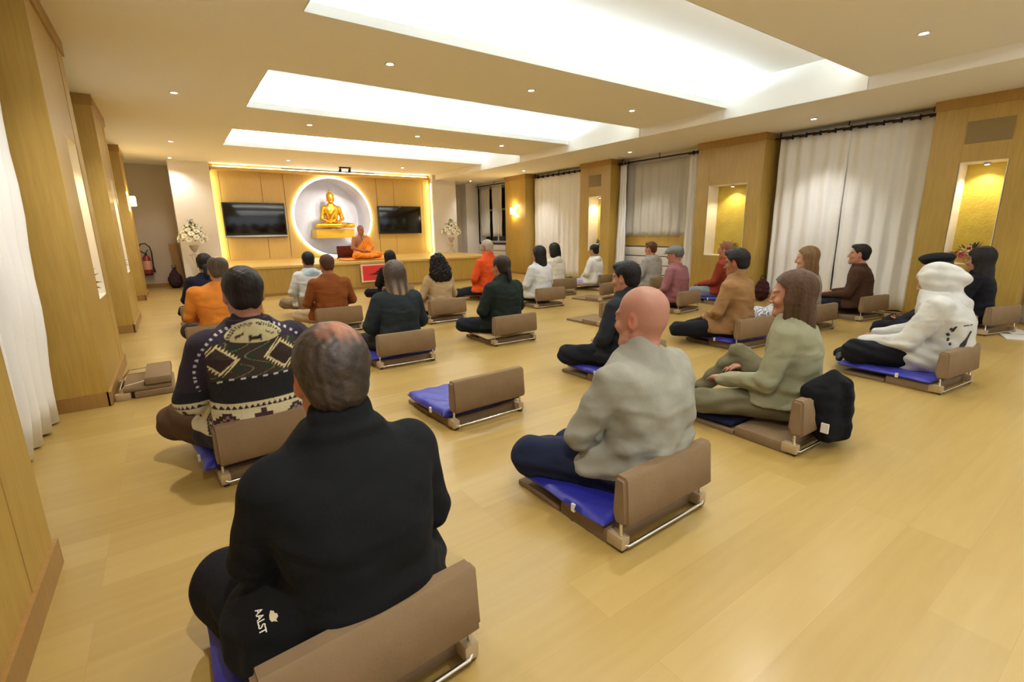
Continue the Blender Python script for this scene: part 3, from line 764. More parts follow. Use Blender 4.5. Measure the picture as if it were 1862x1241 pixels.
def head(F, H, fem=False):
    H.ell(F, (0, -0.014, 0.034), (0.076, 0.094, 0.084), 0.0)
    H.ell(F, (0, -0.018, -0.012), (0.068, 0.078, 0.062), 0.02)
    H.ell(F, (0, 0.028, -0.030), (0.060, 0.062, 0.080), 0.03)
    H.cap(F, (-0.046, 0.006, -0.062), (-0.018, 0.070, -0.096), 0.018, 0.019, 0.03); H.cap(F, (0.046, 0.006, -0.062), (0.018, 0.070, -0.096), 0.018, 0.019, 0.03)
    H.ell(F, (0, 0.074, -0.098), (0.020, 0.018, 0.018), 0.02)
    H.cap(F, (-0.036, 0.076, 0.020), (0.036, 0.076, 0.020), 0.010, k=0.02)
    for sx in (-1, 1):
        H.ell(F, (sx * 0.031, 0.098, 0.002), (0.018, 0.014, 0.013), 0.012, 's')
        H.ell(F, (sx * 0.031, 0.077, 0.001), (0.0145, 0.0135, 0.0125), 0.004)
        H.ell(F, (sx * 0.042, 0.066, -0.030), (0.020, 0.016, 0.018), 0.02)
    H.cap(F, (0, 0.088, 0.008), (0, 0.106, -0.030), 0.007, 0.0105, 0.012)
    for sx in (-1, 1): H.ell(F, (sx * 0.011, 0.098, -0.036), (0.008, 0.010, 0.007), 0.006)
    H.cap(F, (-0.016, 0.081, -0.060), (0.016, 0.081, -0.060), 0.0055, k=0.008); H.cap(F, (-0.014, 0.080, -0.070), (0.014, 0.080, -0.070), 0.0062, k=0.008)
    H.cap(F, (-0.024, 0.0885, -0.0655), (0.024, 0.0885, -0.0655), 0.0022, k=0.003, op='s')
    for sx in (-1, 1):
        Me = rotm(sx * -0.45, 0.15, 0)
        H.ell(F, (sx * 0.0755, -0.006, -0.004), (0.0085, 0.019, 0.033), 0.006, M=Me)
        H.ell(F, (sx * 0.0865, 0.0, 0.0), (0.008, 0.010, 0.018), 0.006, 's', M=Me)
        H.ell(F, (sx * 0.070, 0.002, -0.032), (0.008, 0.010, 0.010), 0.006)
def hand(F, w, fw, side, s=1.0, curl=0.6, up=(0, 0, 1), mit=False):
    # w wrist point, fw forward direction of the hand, side +1 right / -1 left, palm facing up
    w = np.array(w, float); fw = np.array(fw, float); fw /= np.linalg.norm(fw); up = np.array(up, float)
    up = up - fw * (up @ fw); up /= np.linalg.norm(up); rt = np.cross(fw, up)
    P = lambda a, b, c: w + s * (fw * a + rt * b + up * c)
    F.cap(P(0.0, -0.012, 0), P(0.072, -0.022, 0), 0.017 * s, 0.014 * s, 0.02); F.cap(P(0.0, 0.012, 0), P(0.070, 0.024, 0), 0.017 * s, 0.013 * s, 0.02)
    F.cap(P(0.02, 0, 0), P(0.070, 0, 0), 0.017 * s, 0.014 * s, 0.02)
    L = [0.070, 0.078, 0.073, 0.056]
    for i in range(4):
        b = (-0.030 + 0.020 * i) * 1.0; l = L[i] if side > 0 else L[::-1][i] if False else L[i]
        c = curl * (1 + 0.1 * i); a0 = 0.074 - 0.004 * abs(i - 1)
        p0 = P(a0, b, 0); p1 = P(a0 + l * 0.45 * math.cos(c * 0.5), b * 1.08, l * 0.45 * math.sin(c * 0.5)); p2 = p1 + s * (fw * l * 0.3 * math.cos(c) + up * l * 0.3 * math.sin(c)); p3 = p2 + s * (fw * l * 0.24 * math.cos(c * 1.5) + up * l * 0.24 * math.sin(c * 1.5))
        F.cap(p0, p1, 0.0088 * s, 0.008 * s, 0.004); F.cap(p1, p2, 0.008 * s, 0.0075 * s, 0.002); F.cap(p2, p3, 0.0075 * s, 0.0065 * s, 0.002)
    t0 = P(0.022, -0.022 , 0.004); t1 = P(0.05, -0.050, 0.016); t2 = P(0.078, -0.056, 0.022)
    F.cap(t0, t1, 0.013 * s, 0.010 * s, 0.008); F.cap(t1, t2, 0.010 * s, 0.0075 * s, 0.002)
# ------------------------------------------------------------------ people
def zh_line(y):  # hairline height for a given depth on the head
    return np.interp(y, [-0.11, -0.06, -0.025, -0.012, 0.012, 0.022, 0.05, 0.075, 0.12], [-0.062, -0.070, -0.055, 0.030, 0.034, 0.0, 0.045, 0.078, 0.085])
BASE = dict(S=1.0, W=1.0, z0=0.104, skin='#c08a6c', top='#444444', topname='jumper', pants='#20222a', hair='short', haircol='#2a211c', yaw=0.0, pitch=-6.0, slouch=0.02, lean=0.02, q=1,
            arms='lap', sleeve='long', folds=0.004, hem=0.025, legs=None, loose=0.016, nod=0.0, hx=0.0, side=0.0, collar=None, hoodcol=None, toplab=None, py=0.19, bare=None, socks='#1b1b1e', pw=1.0, legw=1.0, thick=0.0, hs=1.0)
Q_ = {0: (0.009, 0.0038), 1: (0.012, 0.0055), 2: (0.017, 0.008)}
def fold_fn(amp, z0, S, seed):
    def f(X, Y, Z):
        z = (Z - z0) / S
        m = np.clip((0.34 - z) / 0.2, 0.15, 1)
        return amp * (m * np.sin(75 * z + 5 * np.sin(9 * X + seed) + 4 * np.sin(7 * Y + 1.3 * seed)) * np.sin(11 * X + 8 * Y + seed) + 0.5 * np.sin(38 * X + 21 * z + seed) * np.sin(29 * Y - 17 * z + seed))
    return f
def fig(label, x, y, rz, **kw):
    D = dict(BASE); D.update(kw); S, W, z0 = D['S'], D['W'], D['z0']; seed = (len(label) * 1.7) % 6.28
    P = lambda a, b, c: (a * S, D['py'] + b * S, z0 + c * S)
    root = empty('person', (x, y, D.get('gz', 0)), R(rz), label, 'person', D.get('group'))
    h, hf = Q_[D['q']]
    sl, le, si = D['slouch'], D['lean'], D['side']
    off = lambda z: (-sl * math.sin(PI * min(max(z / 0.58, 0), 1)) + le * z / 0.58)
    pw = D['pw']
    T = [(0.0, 0.165 * pw, 0.125), (0.07, 0.184 * pw, 0.140), (0.16, 0.170 * (pw + W) / 2, 0.13), (0.26, 0.158 * W, 0.118), (0.36, 0.172 * W, 0.122), (0.44, 0.182 * W, 0.112), (0.495, 0.160 * W, 0.092), (0.54, 0.105 * W, 0.072), (0.585, 0.060, 0.056)]
    fat = D.get('fat', 1.0)
    secs = [(P(0, 0, z)[2], si * z * S, P(0, off(z), 0)[1], rx * S, ry * S * fat) for z, rx, ry in T]
    tz = lambda z: z0 + z * S
    hy = off(0.58) + 0.018 + D.get('hy', 0)
    hc = P(D['hx'] + si * 0.69, hy, 0.69 + D['nod'])
    M = rotm(R(D['yaw']), R(D['pitch']), R(D.get('roll', 0)))
    H = Hd(hc, M, S * D['hs'])
    # limbs -----------------------------------------------------
    ARM = {'lap': ((0.256, 0.055, 0.245), (0.085, 0.215, 0.135)), 'knee': ((0.25, 0.10, 0.27), (0.26, 0.32, 0.185)), 'fwd': ((0.235, 0.08, 0.22), (0.16, 0.30, 0.17)), 'low': ((0.25, 0.02, 0.26), (0.17, 0.19, 0.12))}[D['arms']]
    HANDD = {'lap': (-0.85, 0.45, 0.0), 'knee': (0.1, 0.9, -0.25), 'fwd': (-0.5, 0.8, -0.1), 'low': (-0.6, 0.8, -0.05)}[D['arms']]
    arms = []
    for sx in (-1, 1):
        sh = (sx * 0.168 * W + si * 0.48, off(0.47), 0.468); el = (sx * ARM[0][0] * (0.45 + 0.55 * W), ARM[0][1] + off(0.25), ARM[0][2]); wr = (sx * ARM[1][0], ARM[1][1] + (0.03 if sx < 0 else 0), ARM[1][2] + (0.02 if sx > 0 else 0))
        if D.get('armpts'): el, wr = D['armpts'][0 if sx < 0 else 1]
        arms.append((sx, sh, el, wr))
    LEG = D['legs'] or [((-0.095, 0.02, 0.07), (-0.315, 0.35, 0.06), (0.05, 0.33, 0.02), (0.15, 0.36, 0.015)), ((0.095, 0.02, 0.07), (0.315, 0.35, 0.06), (-0.05, 0.43, 0.02), (-0.16, 0.45, 0.015))]
    lw = D['legw']
    def legs(F, o, k=0.03):
        for hip, kn, an, ft in LEG:
            F.cap(P(*hip), P(*kn), (0.090 * lw + o) * S, (0.060 * lw + o) * S, k); F.cap(P(*kn), P(*an), (0.056 * lw + o) * S, (0.036 + o) * S, k)
    def arm(F, o, k=0.03, short=False):
        for sx, sh, el, wr in arms:
            F.cap(P(*sh), P(*el), (0.056 * (0.4 + 0.6 * W) + o) * S, (0.041 + o) * S, k)
            if not short: F.cap(P(*el), P(*wr), (0.039 + o) * S, (0.027 + o * 0.8) * S, k)
    allx = [abs(p[0]) for L in LEG for p in L] + [0.33 * W, 0.3]; ally = [p[1] for L in LEG for p in L]
    allz = [p[2] for L in LEG for p in L]
    lo = ((-max(allx) - 0.14) * S, D['py'] - 0.25 * S, z0 - 0.05 * S + min(0, min(allz) - 0.05) * S); hi = ((max(allx) + 0.14) * S, D['py'] + (max(ally + [0.3]) + 0.14) * S, hc[2] + 0.16 * S)
    fx, fy, fz = [[(hc[i] - r * S, hc[i] + r * S)] for i, r in ((0, 0.095), (1, 0.125), (2, 0.14))]
    if D['q'] == 0:
        wx = max(abs(a[3][0]) for a in arms); wy = [a[3][1] for a in arms]; wz = [a[3][2] for a in arms]
        if wx < 0.13: fy.append((P(0, min(wy) - 0.02, 0)[1], P(0, max(wy) + 0.10, 0)[1])); fz.append((tz(min(wz) - 0.03), tz(max(wz) + 0.05)))
    # body ------------------------------------------------------
    F = Fld(lo, hi, h, (fx, fy, fz), hf)
    F.loft(secs, -0.012 * S, 0.0); arm(F, 0.0 if D['sleeve'] != 'long' else -0.004); legs(F, -0.008)
    for hip, kn, an, ft in LEG: F.cap(P(*an), P(*ft), 0.036 * S, 0.026 * S, 0.02)
    F.cap(P(si * 0.56, off(0.56), 0.53), H.p((0, -0.022, -0.055)), 0.062 * S, 0.053 * S, 0.03)
    head(F, H)
    for sx, sh, el, wr in arms:
        hd = HANDD; fw = (sx * -hd[0] * -1 if False else hd[0] * sx, hd[1], hd[2])
        hand(F, P(*wr), fw, sx, S, 0.5, (0, 0, 1) if D['arms'] == 'lap' else (0, 0, -1))
    V, Q = F.mesh(1)
    base = np.array(srgb(D['skin'])) * 0.66; C = np.tile(base, (len(V), 1)); L = H.loc(V)
    def mix(mk, col, a):
        nonlocal C
        mk = np.clip(mk, 0, 1)[:, None] * a; C = C * (1 - mk) + np.array(srgb(col)) * mk
    near = (np.abs(L[:, 0]) < 0.11) & (np.abs(L[:, 2]) < 0.14) & (np.abs(L[:, 1]) < 0.13)
    front = L[:, 1] > 0.055
    mix(near & front & (np.abs(L[:, 2] + 0.066) < 0.012) & (np.abs(L[:, 0]) < 0.024), '#9c4a40', 0.6)
    mix(near & front & (np.abs(L[:, 2] - 0.022 - 0.06 * (0.03 - np.abs(np.abs(L[:, 0]) - 0.03))) < 0.005) & (np.abs(np.abs(L[:, 0]) - 0.033) < 0.021), D['haircol'], 0.75)
    mix(near & front & (np.abs(L[:, 2] + 0.004) < 0.0028) & (np.abs(np.abs(L[:, 0]) - 0.031) < 0.014), '#2a1a14', 0.8)
    mix(near & (np.abs(L[:, 0]) > 0.077), '#b8543c', 0.35)
    mix(near & (np.abs(L[:, 1] - 0.085) < 0.02) & (np.abs(L[:, 2] + 0.03) < 0.03) & (np.abs(np.abs(L[:, 0]) - 0.035) < 0.02), '#c8644c', 0.2)
    stub = D.get('stubble')
    zl = zh_line(L[:, 1])
    if stub: mix(near * np.clip((L[:, 2] - zl) / 0.03, 0, 1) * (0.75 + 0.25 * np.sin(60 * L[:, 0]) * np.sin(50 * L[:, 1])), stub[0], stub[1])
    if D.get('beard'): mix(near * np.clip((-0.035 - L[:, 2] + 0.3 * (0.03 - L[:, 1])) / 0.01, 0, 1) * (L[:, 1] > 0.02) * (L[:, 2] > -0.125) * (1 - ((np.abs(L[:, 2] + 0.066) < 0.008) & (np.abs(L[:, 0]) < 0.02))), D['beard'], 0.7)
    feet = (V[:, 2] < tz(0.075)) & (V[:, 1] > P(0, 0.2, 0)[1])
    if D['socks']: C[feet] = srgb(D['socks'])
    if D.get('paint'): D['paint'](V, C, L)
    mesh_np('body', V, Q, vcol_mat('skin', 0.5, 0.06, 120, 0.03, 0.0), root, C)
    # top -------------------------------------------------------
    if D['top']:
        ft = ([], [], []) if not D.get('topq') else ([(lo[0], hi[0])], [(lo[1], D['py'] + 0.33 * S)], [(lo[2], tz(0.62))])
        F = Fld((lo[0], lo[1], tz(D['hem']) - 0.03), (hi[0], hi[1], tz(0.70)), h * 0.9, ft, D.get('topq') or hf)
        g = D['loose'] * S
        F.loft(secs, g, 0.0, z0=tz(D['hem']) + 0.01); arm(F, D['loose'] * 0.9, 0.018, D['sleeve'] == 'short')
        for hip, kn, an, ft in LEG:
            F.cap(P(*hip), P(*[hip[i] + 0.22 * (kn[i] - hip[i]) for i in range(3)]), (0.090 * lw + 0.036) * S, (0.087 * lw + 0.032) * S, 0.03)
        for sx, sh, el, wr in arms:
            F.ell(P(sh[0] * 0.62, sh[1], 0.47), (0.085 * S, 0.075 * S, 0.052 * S), k=0.05 * S)
        if D['collar'] == 'high':
            F.cap(P(si * 0.56, off(0.56), 0.54), (np.array(H.p((0, -0.030, -0.098))) * 0.75 + 0.25 * np.array(P(si * 0.56, off(0.56), 0.56))), 0.078 * S, 0.072 * S, 0.03)
        if D['collar'] == 'crew': F.cap(P(si * 0.55, off(0.55), 0.52), P(si * 0.56, off(0.56) + 0.004, 0.575), 0.082 * S, 0.068 * S, 0.02)
        if D['collar'] == 'fold':
            F.cap(P(si * 0.56, off(0.56), 0.53), P(si * 0.57, off(0.57) - 0.012, 0.60), 0.088 * S, 0.074 * S, 0.02)
            F.ell(P(0, off(0.56) - 0.03, 0.565), (0.098 * S, 0.070 * S, 0.030 * S), rotm(0, R(-14)), k=0.012)
        F.disp(fold_fn(D['folds'], z0, S, seed)); hemz = tz(D['hem']) + 0.01; F.cut(lambda X, Y, Z: hemz - Z + 0.10 * np.clip(Y - P(0, 0.08, 0)[1], 0, 1))
        for sx, sh, el, wr in arms:   # open cuff
            if D['sleeve'] == 'long': F.cap(P(*wr), np.array(P(*wr)) + np.array([HANDD[0] * sx, HANDD[1], HANDD[2]]) * 0.05 * S, 0.022 * S, 0.026 * S, 0.004, 's')
        V, Q = F.mesh(1)
        if D.get('pattern'):
            C = D['pattern'](V, P, S, z0, D['py']); o = mesh_np(D['topname'], V, Q, vcol_mat('knitted fleece', 0.95, 0.35, 90, 0, 0.0), root, C)
        else: o = mesh_np(D['topname'], V, Q, cloth('cloth ' + D['top'], D['top']), root)
        if D['toplab']: o['label'] = D['toplab']
        top_o = o
    else: top_o = None
    if D['hoodcol']:
        F = Fld(P(-0.24, -0.3, 0.36), P(0.24, 0.24, 0.68), h * 0.9, ([], [], []), hf)
        yb = off(0.52)
        F.ell(P(0, yb - 0.075, 0.500), (0.125 * S, 0.062 * S, 0.075 * S), rotm(0, R(18)), k=0.0)
        F.cap(P(-0.085, yb - 0.01, 0.53), P(0, yb - 0.085, 0.545), 0.040 * S, 0.044 * S, 0.03); F.cap(P(0.085, yb - 0.01, 0.53), P(0, yb - 0.085, 0.545), 0.040 * S, 0.044 * S, 0.03)
        F.ell(P(0, yb - 0.03, 0.60), (0.062 * S, 0.06 * S, 0.055 * S), k=0.02, op='s')
        F.disp(fold_fn(0.004, z0, S, seed + 1)); V, Q = F.mesh(1)
        if D.get('hoodpat'): mesh_np('hood', V, Q, vcol_mat('knitted fleece'), root, D['hoodpat'](V, P, S, z0, D['py']))
        else: mesh_np('hood', V, Q, cloth('cloth ' + D['hoodcol'], D['hoodcol']), root)
    # trousers ---------------------------------------------------
    F = Fld((lo[0], lo[1], z0 - 0.02), (hi[0], hi[1], max(tz(0.2), tz(max(allz) + 0.14))), h * 0.9, ([], [], []), hf)
    low = [s_ for s_ in secs if s_[0] <= tz(0.17)]
    F.loft(low, 0.006 * S, 0.0); legs(F, 0.013 * lw, 0.035)
    if D.get('skirt'): F.ell(P(0, 0.26, 0.045), (0.30 * S, 0.24 * S, 0.06 * S), k=0.05)
    F.disp(fold_fn(0.005, z0 + 0.3, S, seed + 2))
    if D['top']:
        zc, yc = tz(D['hem']) + 0.035, P(0, 0.10, 0)[1]; F.cut(lambda X, Y, Z: np.minimum(Z - zc, yc - Y))
    V, Q = F.mesh(1)
    if D.get('pantpat'):
        a = np.sin(V[:, 0] * 260) * np.sin(V[:, 1] * 260) > 0.0
        C = np.where(a[:, None], np.array(srgb('#e2e4e8')), np.array(srgb('#6c7488'))); mesh_np('trousers', V, Q, vcol_mat('knitted fleece'), root, C)
    else: mesh_np('robe_skirt' if D.get('robe') else 'trousers', V, Q, cloth('cloth ' + D['pants'], D['pants']), root)
    # hair -------------------------------------------------------
    if D['hair']: hair(root, D, H, h, hf, hc, S)
    if D.get('extra'): D['extra'](root, D, H, P, S, h, hf)
    return root, top_o, H, P
def hair_mat(c):
    m = mat('hair ' + c, c, 0.6, noise=0.25, nscale=30, bump=0.35, bscale=90, stretch=(1.0, 1.0, 0.10)); m.node_tree.nodes['Principled BSDF'].inputs['Specular IOR Level'].default_value = 0.22; return m
def hair(root, D, H, h, hf, hc, S):
    kind = D['hair']; t = D['thick']
    L = {'long': 0.36, 'vlong': 0.48, 'curly': 0.36, 'bob': 0.22}.get(kind, 0.16)
    hz = hf * 0.85
    F = Fld((hc[0] - 0.2 * S, hc[1] - 0.24 * S, hc[2] - (L + 0.04) * S), (hc[0] + 0.2 * S, hc[1] + 0.14 * S, hc[2] + 0.17 * S), hz if D['q'] else 0.0042)
    def loc(X, Y, Z):
        px, py, pz = X - H.c[0], Y - H.c[1], Z - H.c[2]; M = H.M
        return [(px * M[0, i] + py * M[1, i] + pz * M[2, i]) / H.s for i in range(3)]
    def hairline(soft=0.0, raise_=0.0):
        def f(X, Y, Z):
            a, b, c = loc(X, Y, Z); zl = zh_line(b); return (zl + raise_ - c + 0.004 * np.sin(90 * a + 70 * b)) * 0.8
        F.cut(f)
    def strands(amp=0.0035, n=34):
        def f(X, Y, Z):
            a, b, c = loc(X, Y, Z); th = np.arctan2(a, -b + 0.0001)
            return amp * (0.6 * np.sin(n * th + 3 * np.sin(17 * c + 9 * a)) * np.clip(0.3 - 4 * c, 0, 1) + 0.5 * np.sin(150 * a + 60 * c + 4 * np.sin(40 * b)) * np.sin(130 * b + 3 * np.sin(70 * c)))
        F.disp(f)
    if kind in ('short', 'crop', 'recede', 'tied', 'bun'):
        g = {'short': 0.007, 'crop': 0.004, 'recede': 0.005, 'tied': 0.008, 'bun': 0.008}[kind] + t
        H.ell(F, (0, -0.016, 0.036), (0.078 + g, 0.096 + g, 0.085 + g), 0)
        H.ell(F, (0, -0.045, -0.025), (0.060 + g, 0.055 + g, 0.055), 0.02)
        if kind == 'short': H.ell(F, (0.0, 0.045, 0.090), (0.055, 0.045, 0.030 + t), 0.02)
        hairline()
        if kind == 'recede':
            for (c_, r_) in D.get('holes', [((0, -0.01, 0.125), (0.055, 0.075, 0.05))]): H.ell(F, c_, r_, 0.02, 's')
        if kind == 'tied':
            H.ell(F, (0.0, -0.105, -0.045), (0.024, 0.022, 0.03), 0.015); H.ell(F, (0.0, -0.112, -0.10), (0.024, 0.020, 0.06), 0.015)
        if kind == 'bun': H.ell(F, (0.0, -0.095, 0.075), (0.038, 0.036, 0.034), 0.01); H.cap(F, (0.03, -0.1, 0.09), (0.05, -0.12, 0.13), 0.014, 0.008, 0.01)
        strands({'crop': 0.0010, 'recede': 0.0030}.get(kind, 0.0022))
    elif kind in ('long', 'vlong', 'bob'):
        ln = {'long': 0.19, 'vlong': 0.27, 'bob': 0.10}[kind]
        H.ell(F, (0, -0.018, 0.036), (0.090 + t, 0.108 + t, 0.097 + t), 0)
        wv = {'long': 0.082, 'vlong': 0.090, 'bob': 0.094}[kind]
        H.ell(F, (0, -0.070, -0.02 - ln * 0.45), (wv, 0.042, 0.05 + ln * 0.72), 0.04)
        for sx in (-1, 1): H.ell(F, (sx * 0.066, -0.030, -0.035 - ln * 0.25), (0.030, 0.045, 0.06 + ln * 0.42), 0.03)
        F.cut(lambda X, Y, Z: (lambda q: np.minimum(q[1] - 0.030 + 0.25 * np.minimum(q[2], 0), 0.082 - q[2] - 6 * q[0] ** 2))(loc(X, Y, Z)))
        H.ell(F, (0, -0.035, -0.24), (0.050, 0.030, 0.12), 0.01, 's')
        if D.get('lock'): H.cap(F, (-0.080, 0.015, -0.02), (-0.078, 0.04, -0.20), 0.020, 0.012, 0.02); H.cap(F, (-0.07, 0.0, 0.03), (-0.080, 0.015, -0.02), 0.02, 0.02, 0.02)
        strands(0.0028, 30)
        F.cut(lambda X, Y, Z: (H.c[2] - (0.06 + ln) * S - Z) - 0.02 * np.sin(60 * X) - 0.012 * np.sin(150 * X))
    elif kind == 'curly':
        H.ell(F, (0, -0.03, 0.03), (0.10, 0.115, 0.105), 0); H.ell(F, (0, -0.07, -0.06), (0.135, 0.085, 0.11), 0.05); H.ell(F, (0, -0.085, -0.15), (0.165, 0.085, 0.12), 0.06)
        F.cut(lambda X, Y, Z: (lambda q: np.minimum(q[1] - 0.035, 0.085 - q[2]))(loc(X, Y, Z)))
        def f(X, Y, Z): return 0.007 * np.sin(71 * X + 47 * Z + 3 * np.sin(41 * Z + 20 * Y)) * np.sin(83 * Z - 39 * X + 3 * np.sin(37 * X)) + 0.007 * np.sin(97 * X - 60 * Z + 2 * np.sin(90 * Y)) * np.sin(66 * Y + 101 * Z) + 0.004 * np.sin(170 * X + 90 * Z) * np.sin(160 * Z)
        F.disp(f)
    elif kind in ('cap', 'beret'):
        H.ell(F, (0, -0.016, 0.030), (0.086, 0.104, 0.092), 0); hairline()
    V, Q = F.mesh(1)
    if D.get('spot'):
        Lc = H.loc(V); cs, rs_ = D['spot']; d = np.sqrt((((Lc - np.array(cs)) / np.array(rs_)) ** 2).sum(1)); nz = 0.22 * np.sin(170 * Lc[:, 0] + 40 * Lc[:, 1]) * np.sin(60 * Lc[:, 1] + 3) + 0.12 * np.sin(310 * Lc[:, 0])
        k = np.clip(1.25 - d + nz, 0, 1)[:, None] * 0.9; C = np.tile(np.array(srgb(D['haircol'])), (len(V), 1)) * (1 + 0.3 * np.sin(140 * Lc[:, :1] + 5 * np.sin(30 * Lc[:, 1:2]))); C = C * (1 - k) + np.array(srgb(D['skin'])) * 0.62 * k; mesh_np('hair', V, Q, vcol_mat('streaked hair', 0.55, 0.3, 60), root, C)
    elif D.get('streak'):
        Lc = H.loc(V); C = np.tile(np.array(srgb(D['haircol'])), (len(V), 1))
        k = np.clip((-0.02 - Lc[:, 2]) / 0.16, 0, 1) * (0.45 + 0.55 * np.sin(95 * Lc[:, 0] + 6 * Lc[:, 2])) * 1.0; k = np.clip(k, 0, 1)[:, None] * 0.75
        C = C * (1 - k) + np.array(srgb(D['streak'])) * k; mesh_np('hair', V, Q, vcol_mat('streaked hair', 0.55, 0.3, 60), root, C)
    else: mesh_np('hair', V, Q, hair_mat(D['haircol']), root)
    if kind == 'cap':
        F = Fld((hc[0] - 0.16 * S, hc[1] - 0.18 * S, hc[2] - 0.02), (hc[0] + 0.16 * S, hc[1] + 0.22 * S, hc[2] + 0.17), hf * 0.8)
        H.ell(F, (0, -0.005, 0.062), (0.094, 0.112, 0.072), 0); H.ell(F, (0, 0.055, 0.055), (0.075, 0.075, 0.035), 0.02); H.ell(F, (0, 0.115, 0.033), (0.058, 0.040, 0.008), 0.012)
        F.cut(lambda X, Y, Z: (lambda q: 0.024 - q[2])(loc(X, Y, Z)))
        V, Q = F.mesh(1); mesh_np('cap', V, Q, cloth('cap ' + D['capcol'], D['capcol']), root)
    if kind == 'beret':
        F = Fld((hc[0] - 0.2 * S, hc[1] - 0.2 * S, hc[2] - 0.02), (hc[0] + 0.2 * S, hc[1] + 0.22 * S, hc[2] + 0.2), hf * 0.8)
        H.ell(F, (0, 0.0, 0.085), (0.115, 0.135, 0.048), 0); H.ell(F, (0, -0.005, 0.055), (0.088, 0.108, 0.045), 0.03)
        V, Q = F.mesh(1); mesh_np('beret', V, Q, cloth('cap ' + D['capcol'], D['capcol']), root)
def piece(name, root, m, bounds, h, build, disp=0.0, seed=0.0):
    F = Fld(bounds[0], bounds[1], h); build(F)
    if disp: F.disp(lambda X, Y, Z: disp * (np.sin(40 * X + 15 * Z + seed) * np.sin(33 * Y + 22 * Z + seed) + 0.6 * np.sin(80 * Z + 20 * X)))
    V, Q = F.mesh(1); return mesh_np(name, V, Q, m, root)
AO = (0.042, 1.14, 0.235)
# ------------------------------------------------------------------ who sits where
def sweater(V, P, S, z0, py):
    z = (V[:, 2] - z0) / S; x = V[:, 0] / S; y = (V[:, 1] - py) / S
    back = np.abs(x) < 0.20; u = np.where(back, x, x + np.sign(x) * y * 0.9)
    c = lambda h: np.array(srgb(h)); C = np.tile(c('#17151a'), (len(V), 1))
    def put(m, h): C[m] = c(h)
    def dia(cu, cz, a, b): return np.abs(u - cu) / a + np.abs(z - cz) / b
    put(z < 0.09, '#17151a')
    cream = (z > 0.085) & (z < 0.247); put(cream, '#c9bf9c')
    def stepped(cu, cz, a):     # stepped diamond motif
        st = 0.0115; iu = np.floor(np.abs(u - cu) / st + 0.5); iz = np.floor(np.abs(z - cz) / st + 0.5); return iu + iz * 1.15, a / st
    for cu in (-0.15, 0.12):
        d, a = stepped(cu, 0.155, 0.066); put(cream & (d < a), '#3a2028'); put(cream & (d < a * 0.66), '#8d7a63'); put(cream & (d < a * 0.5), '#4a2634'); put(cream & (d < a * 0.2), '#b8ab8c')
    for cu in (-0.28, -0.015, 0.25):
        d = np.minimum(np.maximum(np.abs(u - cu) / 0.036, np.abs(z - 0.185) / 0.010), np.maximum(np.abs(u - cu) / 0.012, np.abs(z - 0.185) / 0.030)); put(cream & (d < 1), '#3c2230')
    tr = (u / 0.022) % 1; put((z > 0.222) & (z < 0.240) & ((z - 0.222) / 0.018 < 1 - np.abs(tr * 2 - 1)), '#2a1820')
    put((z > 0.247) & (z < 0.357), '#141316')
    zz = z + 0.25 * np.maximum(np.abs(x) - 0.12, 0)
    put((zz > 0.352) & (zz < 0.360) & ((u / 0.042) % 1 < 0.48), '#c4bfc0')
    mo = (zz > 0.360) & (zz < 0.505) & (z > 0.30); put(mo, '#35281e')
    put(mo & (np.sin(u * 55) * np.sin(z * 80 + 1) > 0.35), '#23301f'); put(mo & (np.abs(np.sin(u * 38 + 2 * np.sin(z * 60))) < 0.14), '#6a6a50')
    for cu in (-0.15, 0.095):
        d = dia(cu, 0.435, 0.075, 0.062); ang = ((np.abs(u - cu) * 70 + z * 0) % 1); put(mo & (d < 1.25) & (d > 0.85), '#35281e')
        saw = (np.abs(((u - cu) - (z - 0.435)) * 55 % 1 - 0.5) * 2); put(mo & (d > 0.80) & (d < 0.84 + 0.36 * saw), '#cfc08e'); put(mo & (d < 0.72), '#2c1c16')
    up = (zz >= 0.505) | ((np.abs(x) > 0.19) & (z > 0.30)); put(up, '#231828')
    r = np.hypot(x * 0.9, (z - 0.36)); put(up & (np.abs(r - 0.215) < 0.005) & ((np.arctan2(z - 0.36, x) * 9) % 1 < 0.4), '#b9b4bc')
    put((z < 0.1) & (np.abs(x) > 0.19), '#17151a')
    return C
def hoodpat(V, P, S, z0, py):
    z = (V[:, 2] - z0) / S; x = V[:, 0] / S
    C = np.tile(np.array(srgb('#c2b98f')), (len(V), 1)); c = lambda h: np.array(srgb(h))
    e = np.hypot(x / 0.118, (z - 0.50) / 0.085)
    C[(e > 0.82) & (e < 0.95) & ((np.arctan2(z - 0.5, x) * 8) % 1 < 0.5)] = c('#2a2018')
    tr = (x / 0.03) % 1
    C[(z > 0.450) & (z < 0.482) & ((z - 0.450) / 0.032 > np.abs(tr * 2 - 1)) & (np.abs(x) < 0.078)] = c('#33231c')
    C[(np.abs(z - 0.515) < 0.006 + 0.35 * np.abs(x)) & (np.abs(x) < 0.028)] = c('#2c1e18')
    C[(np.abs(z - 0.53 + 0.5 * (np.abs(x) - 0.06)) < 0.005) & (np.abs(np.abs(x) - 0.06) < 0.016)] = c('#4a3826')
    return C
MA = 'royal blue cushion '
SKA, SKB, SKC, SKD = '#c88a68', '#b97a58', '#8a5a3c', '#d09a7c'
Gp = None
def black_extra(root, D, H, P, S, h, hf):
    pass
people = []
def seat(x, y, rz, lab, cushion=None, mseed=1, **mk):
    chair(x, y, rz, 'taupe folding floor chair ' + lab)
    if cushion: mat_on(x, y, rz, cushion, mseed, **mk)

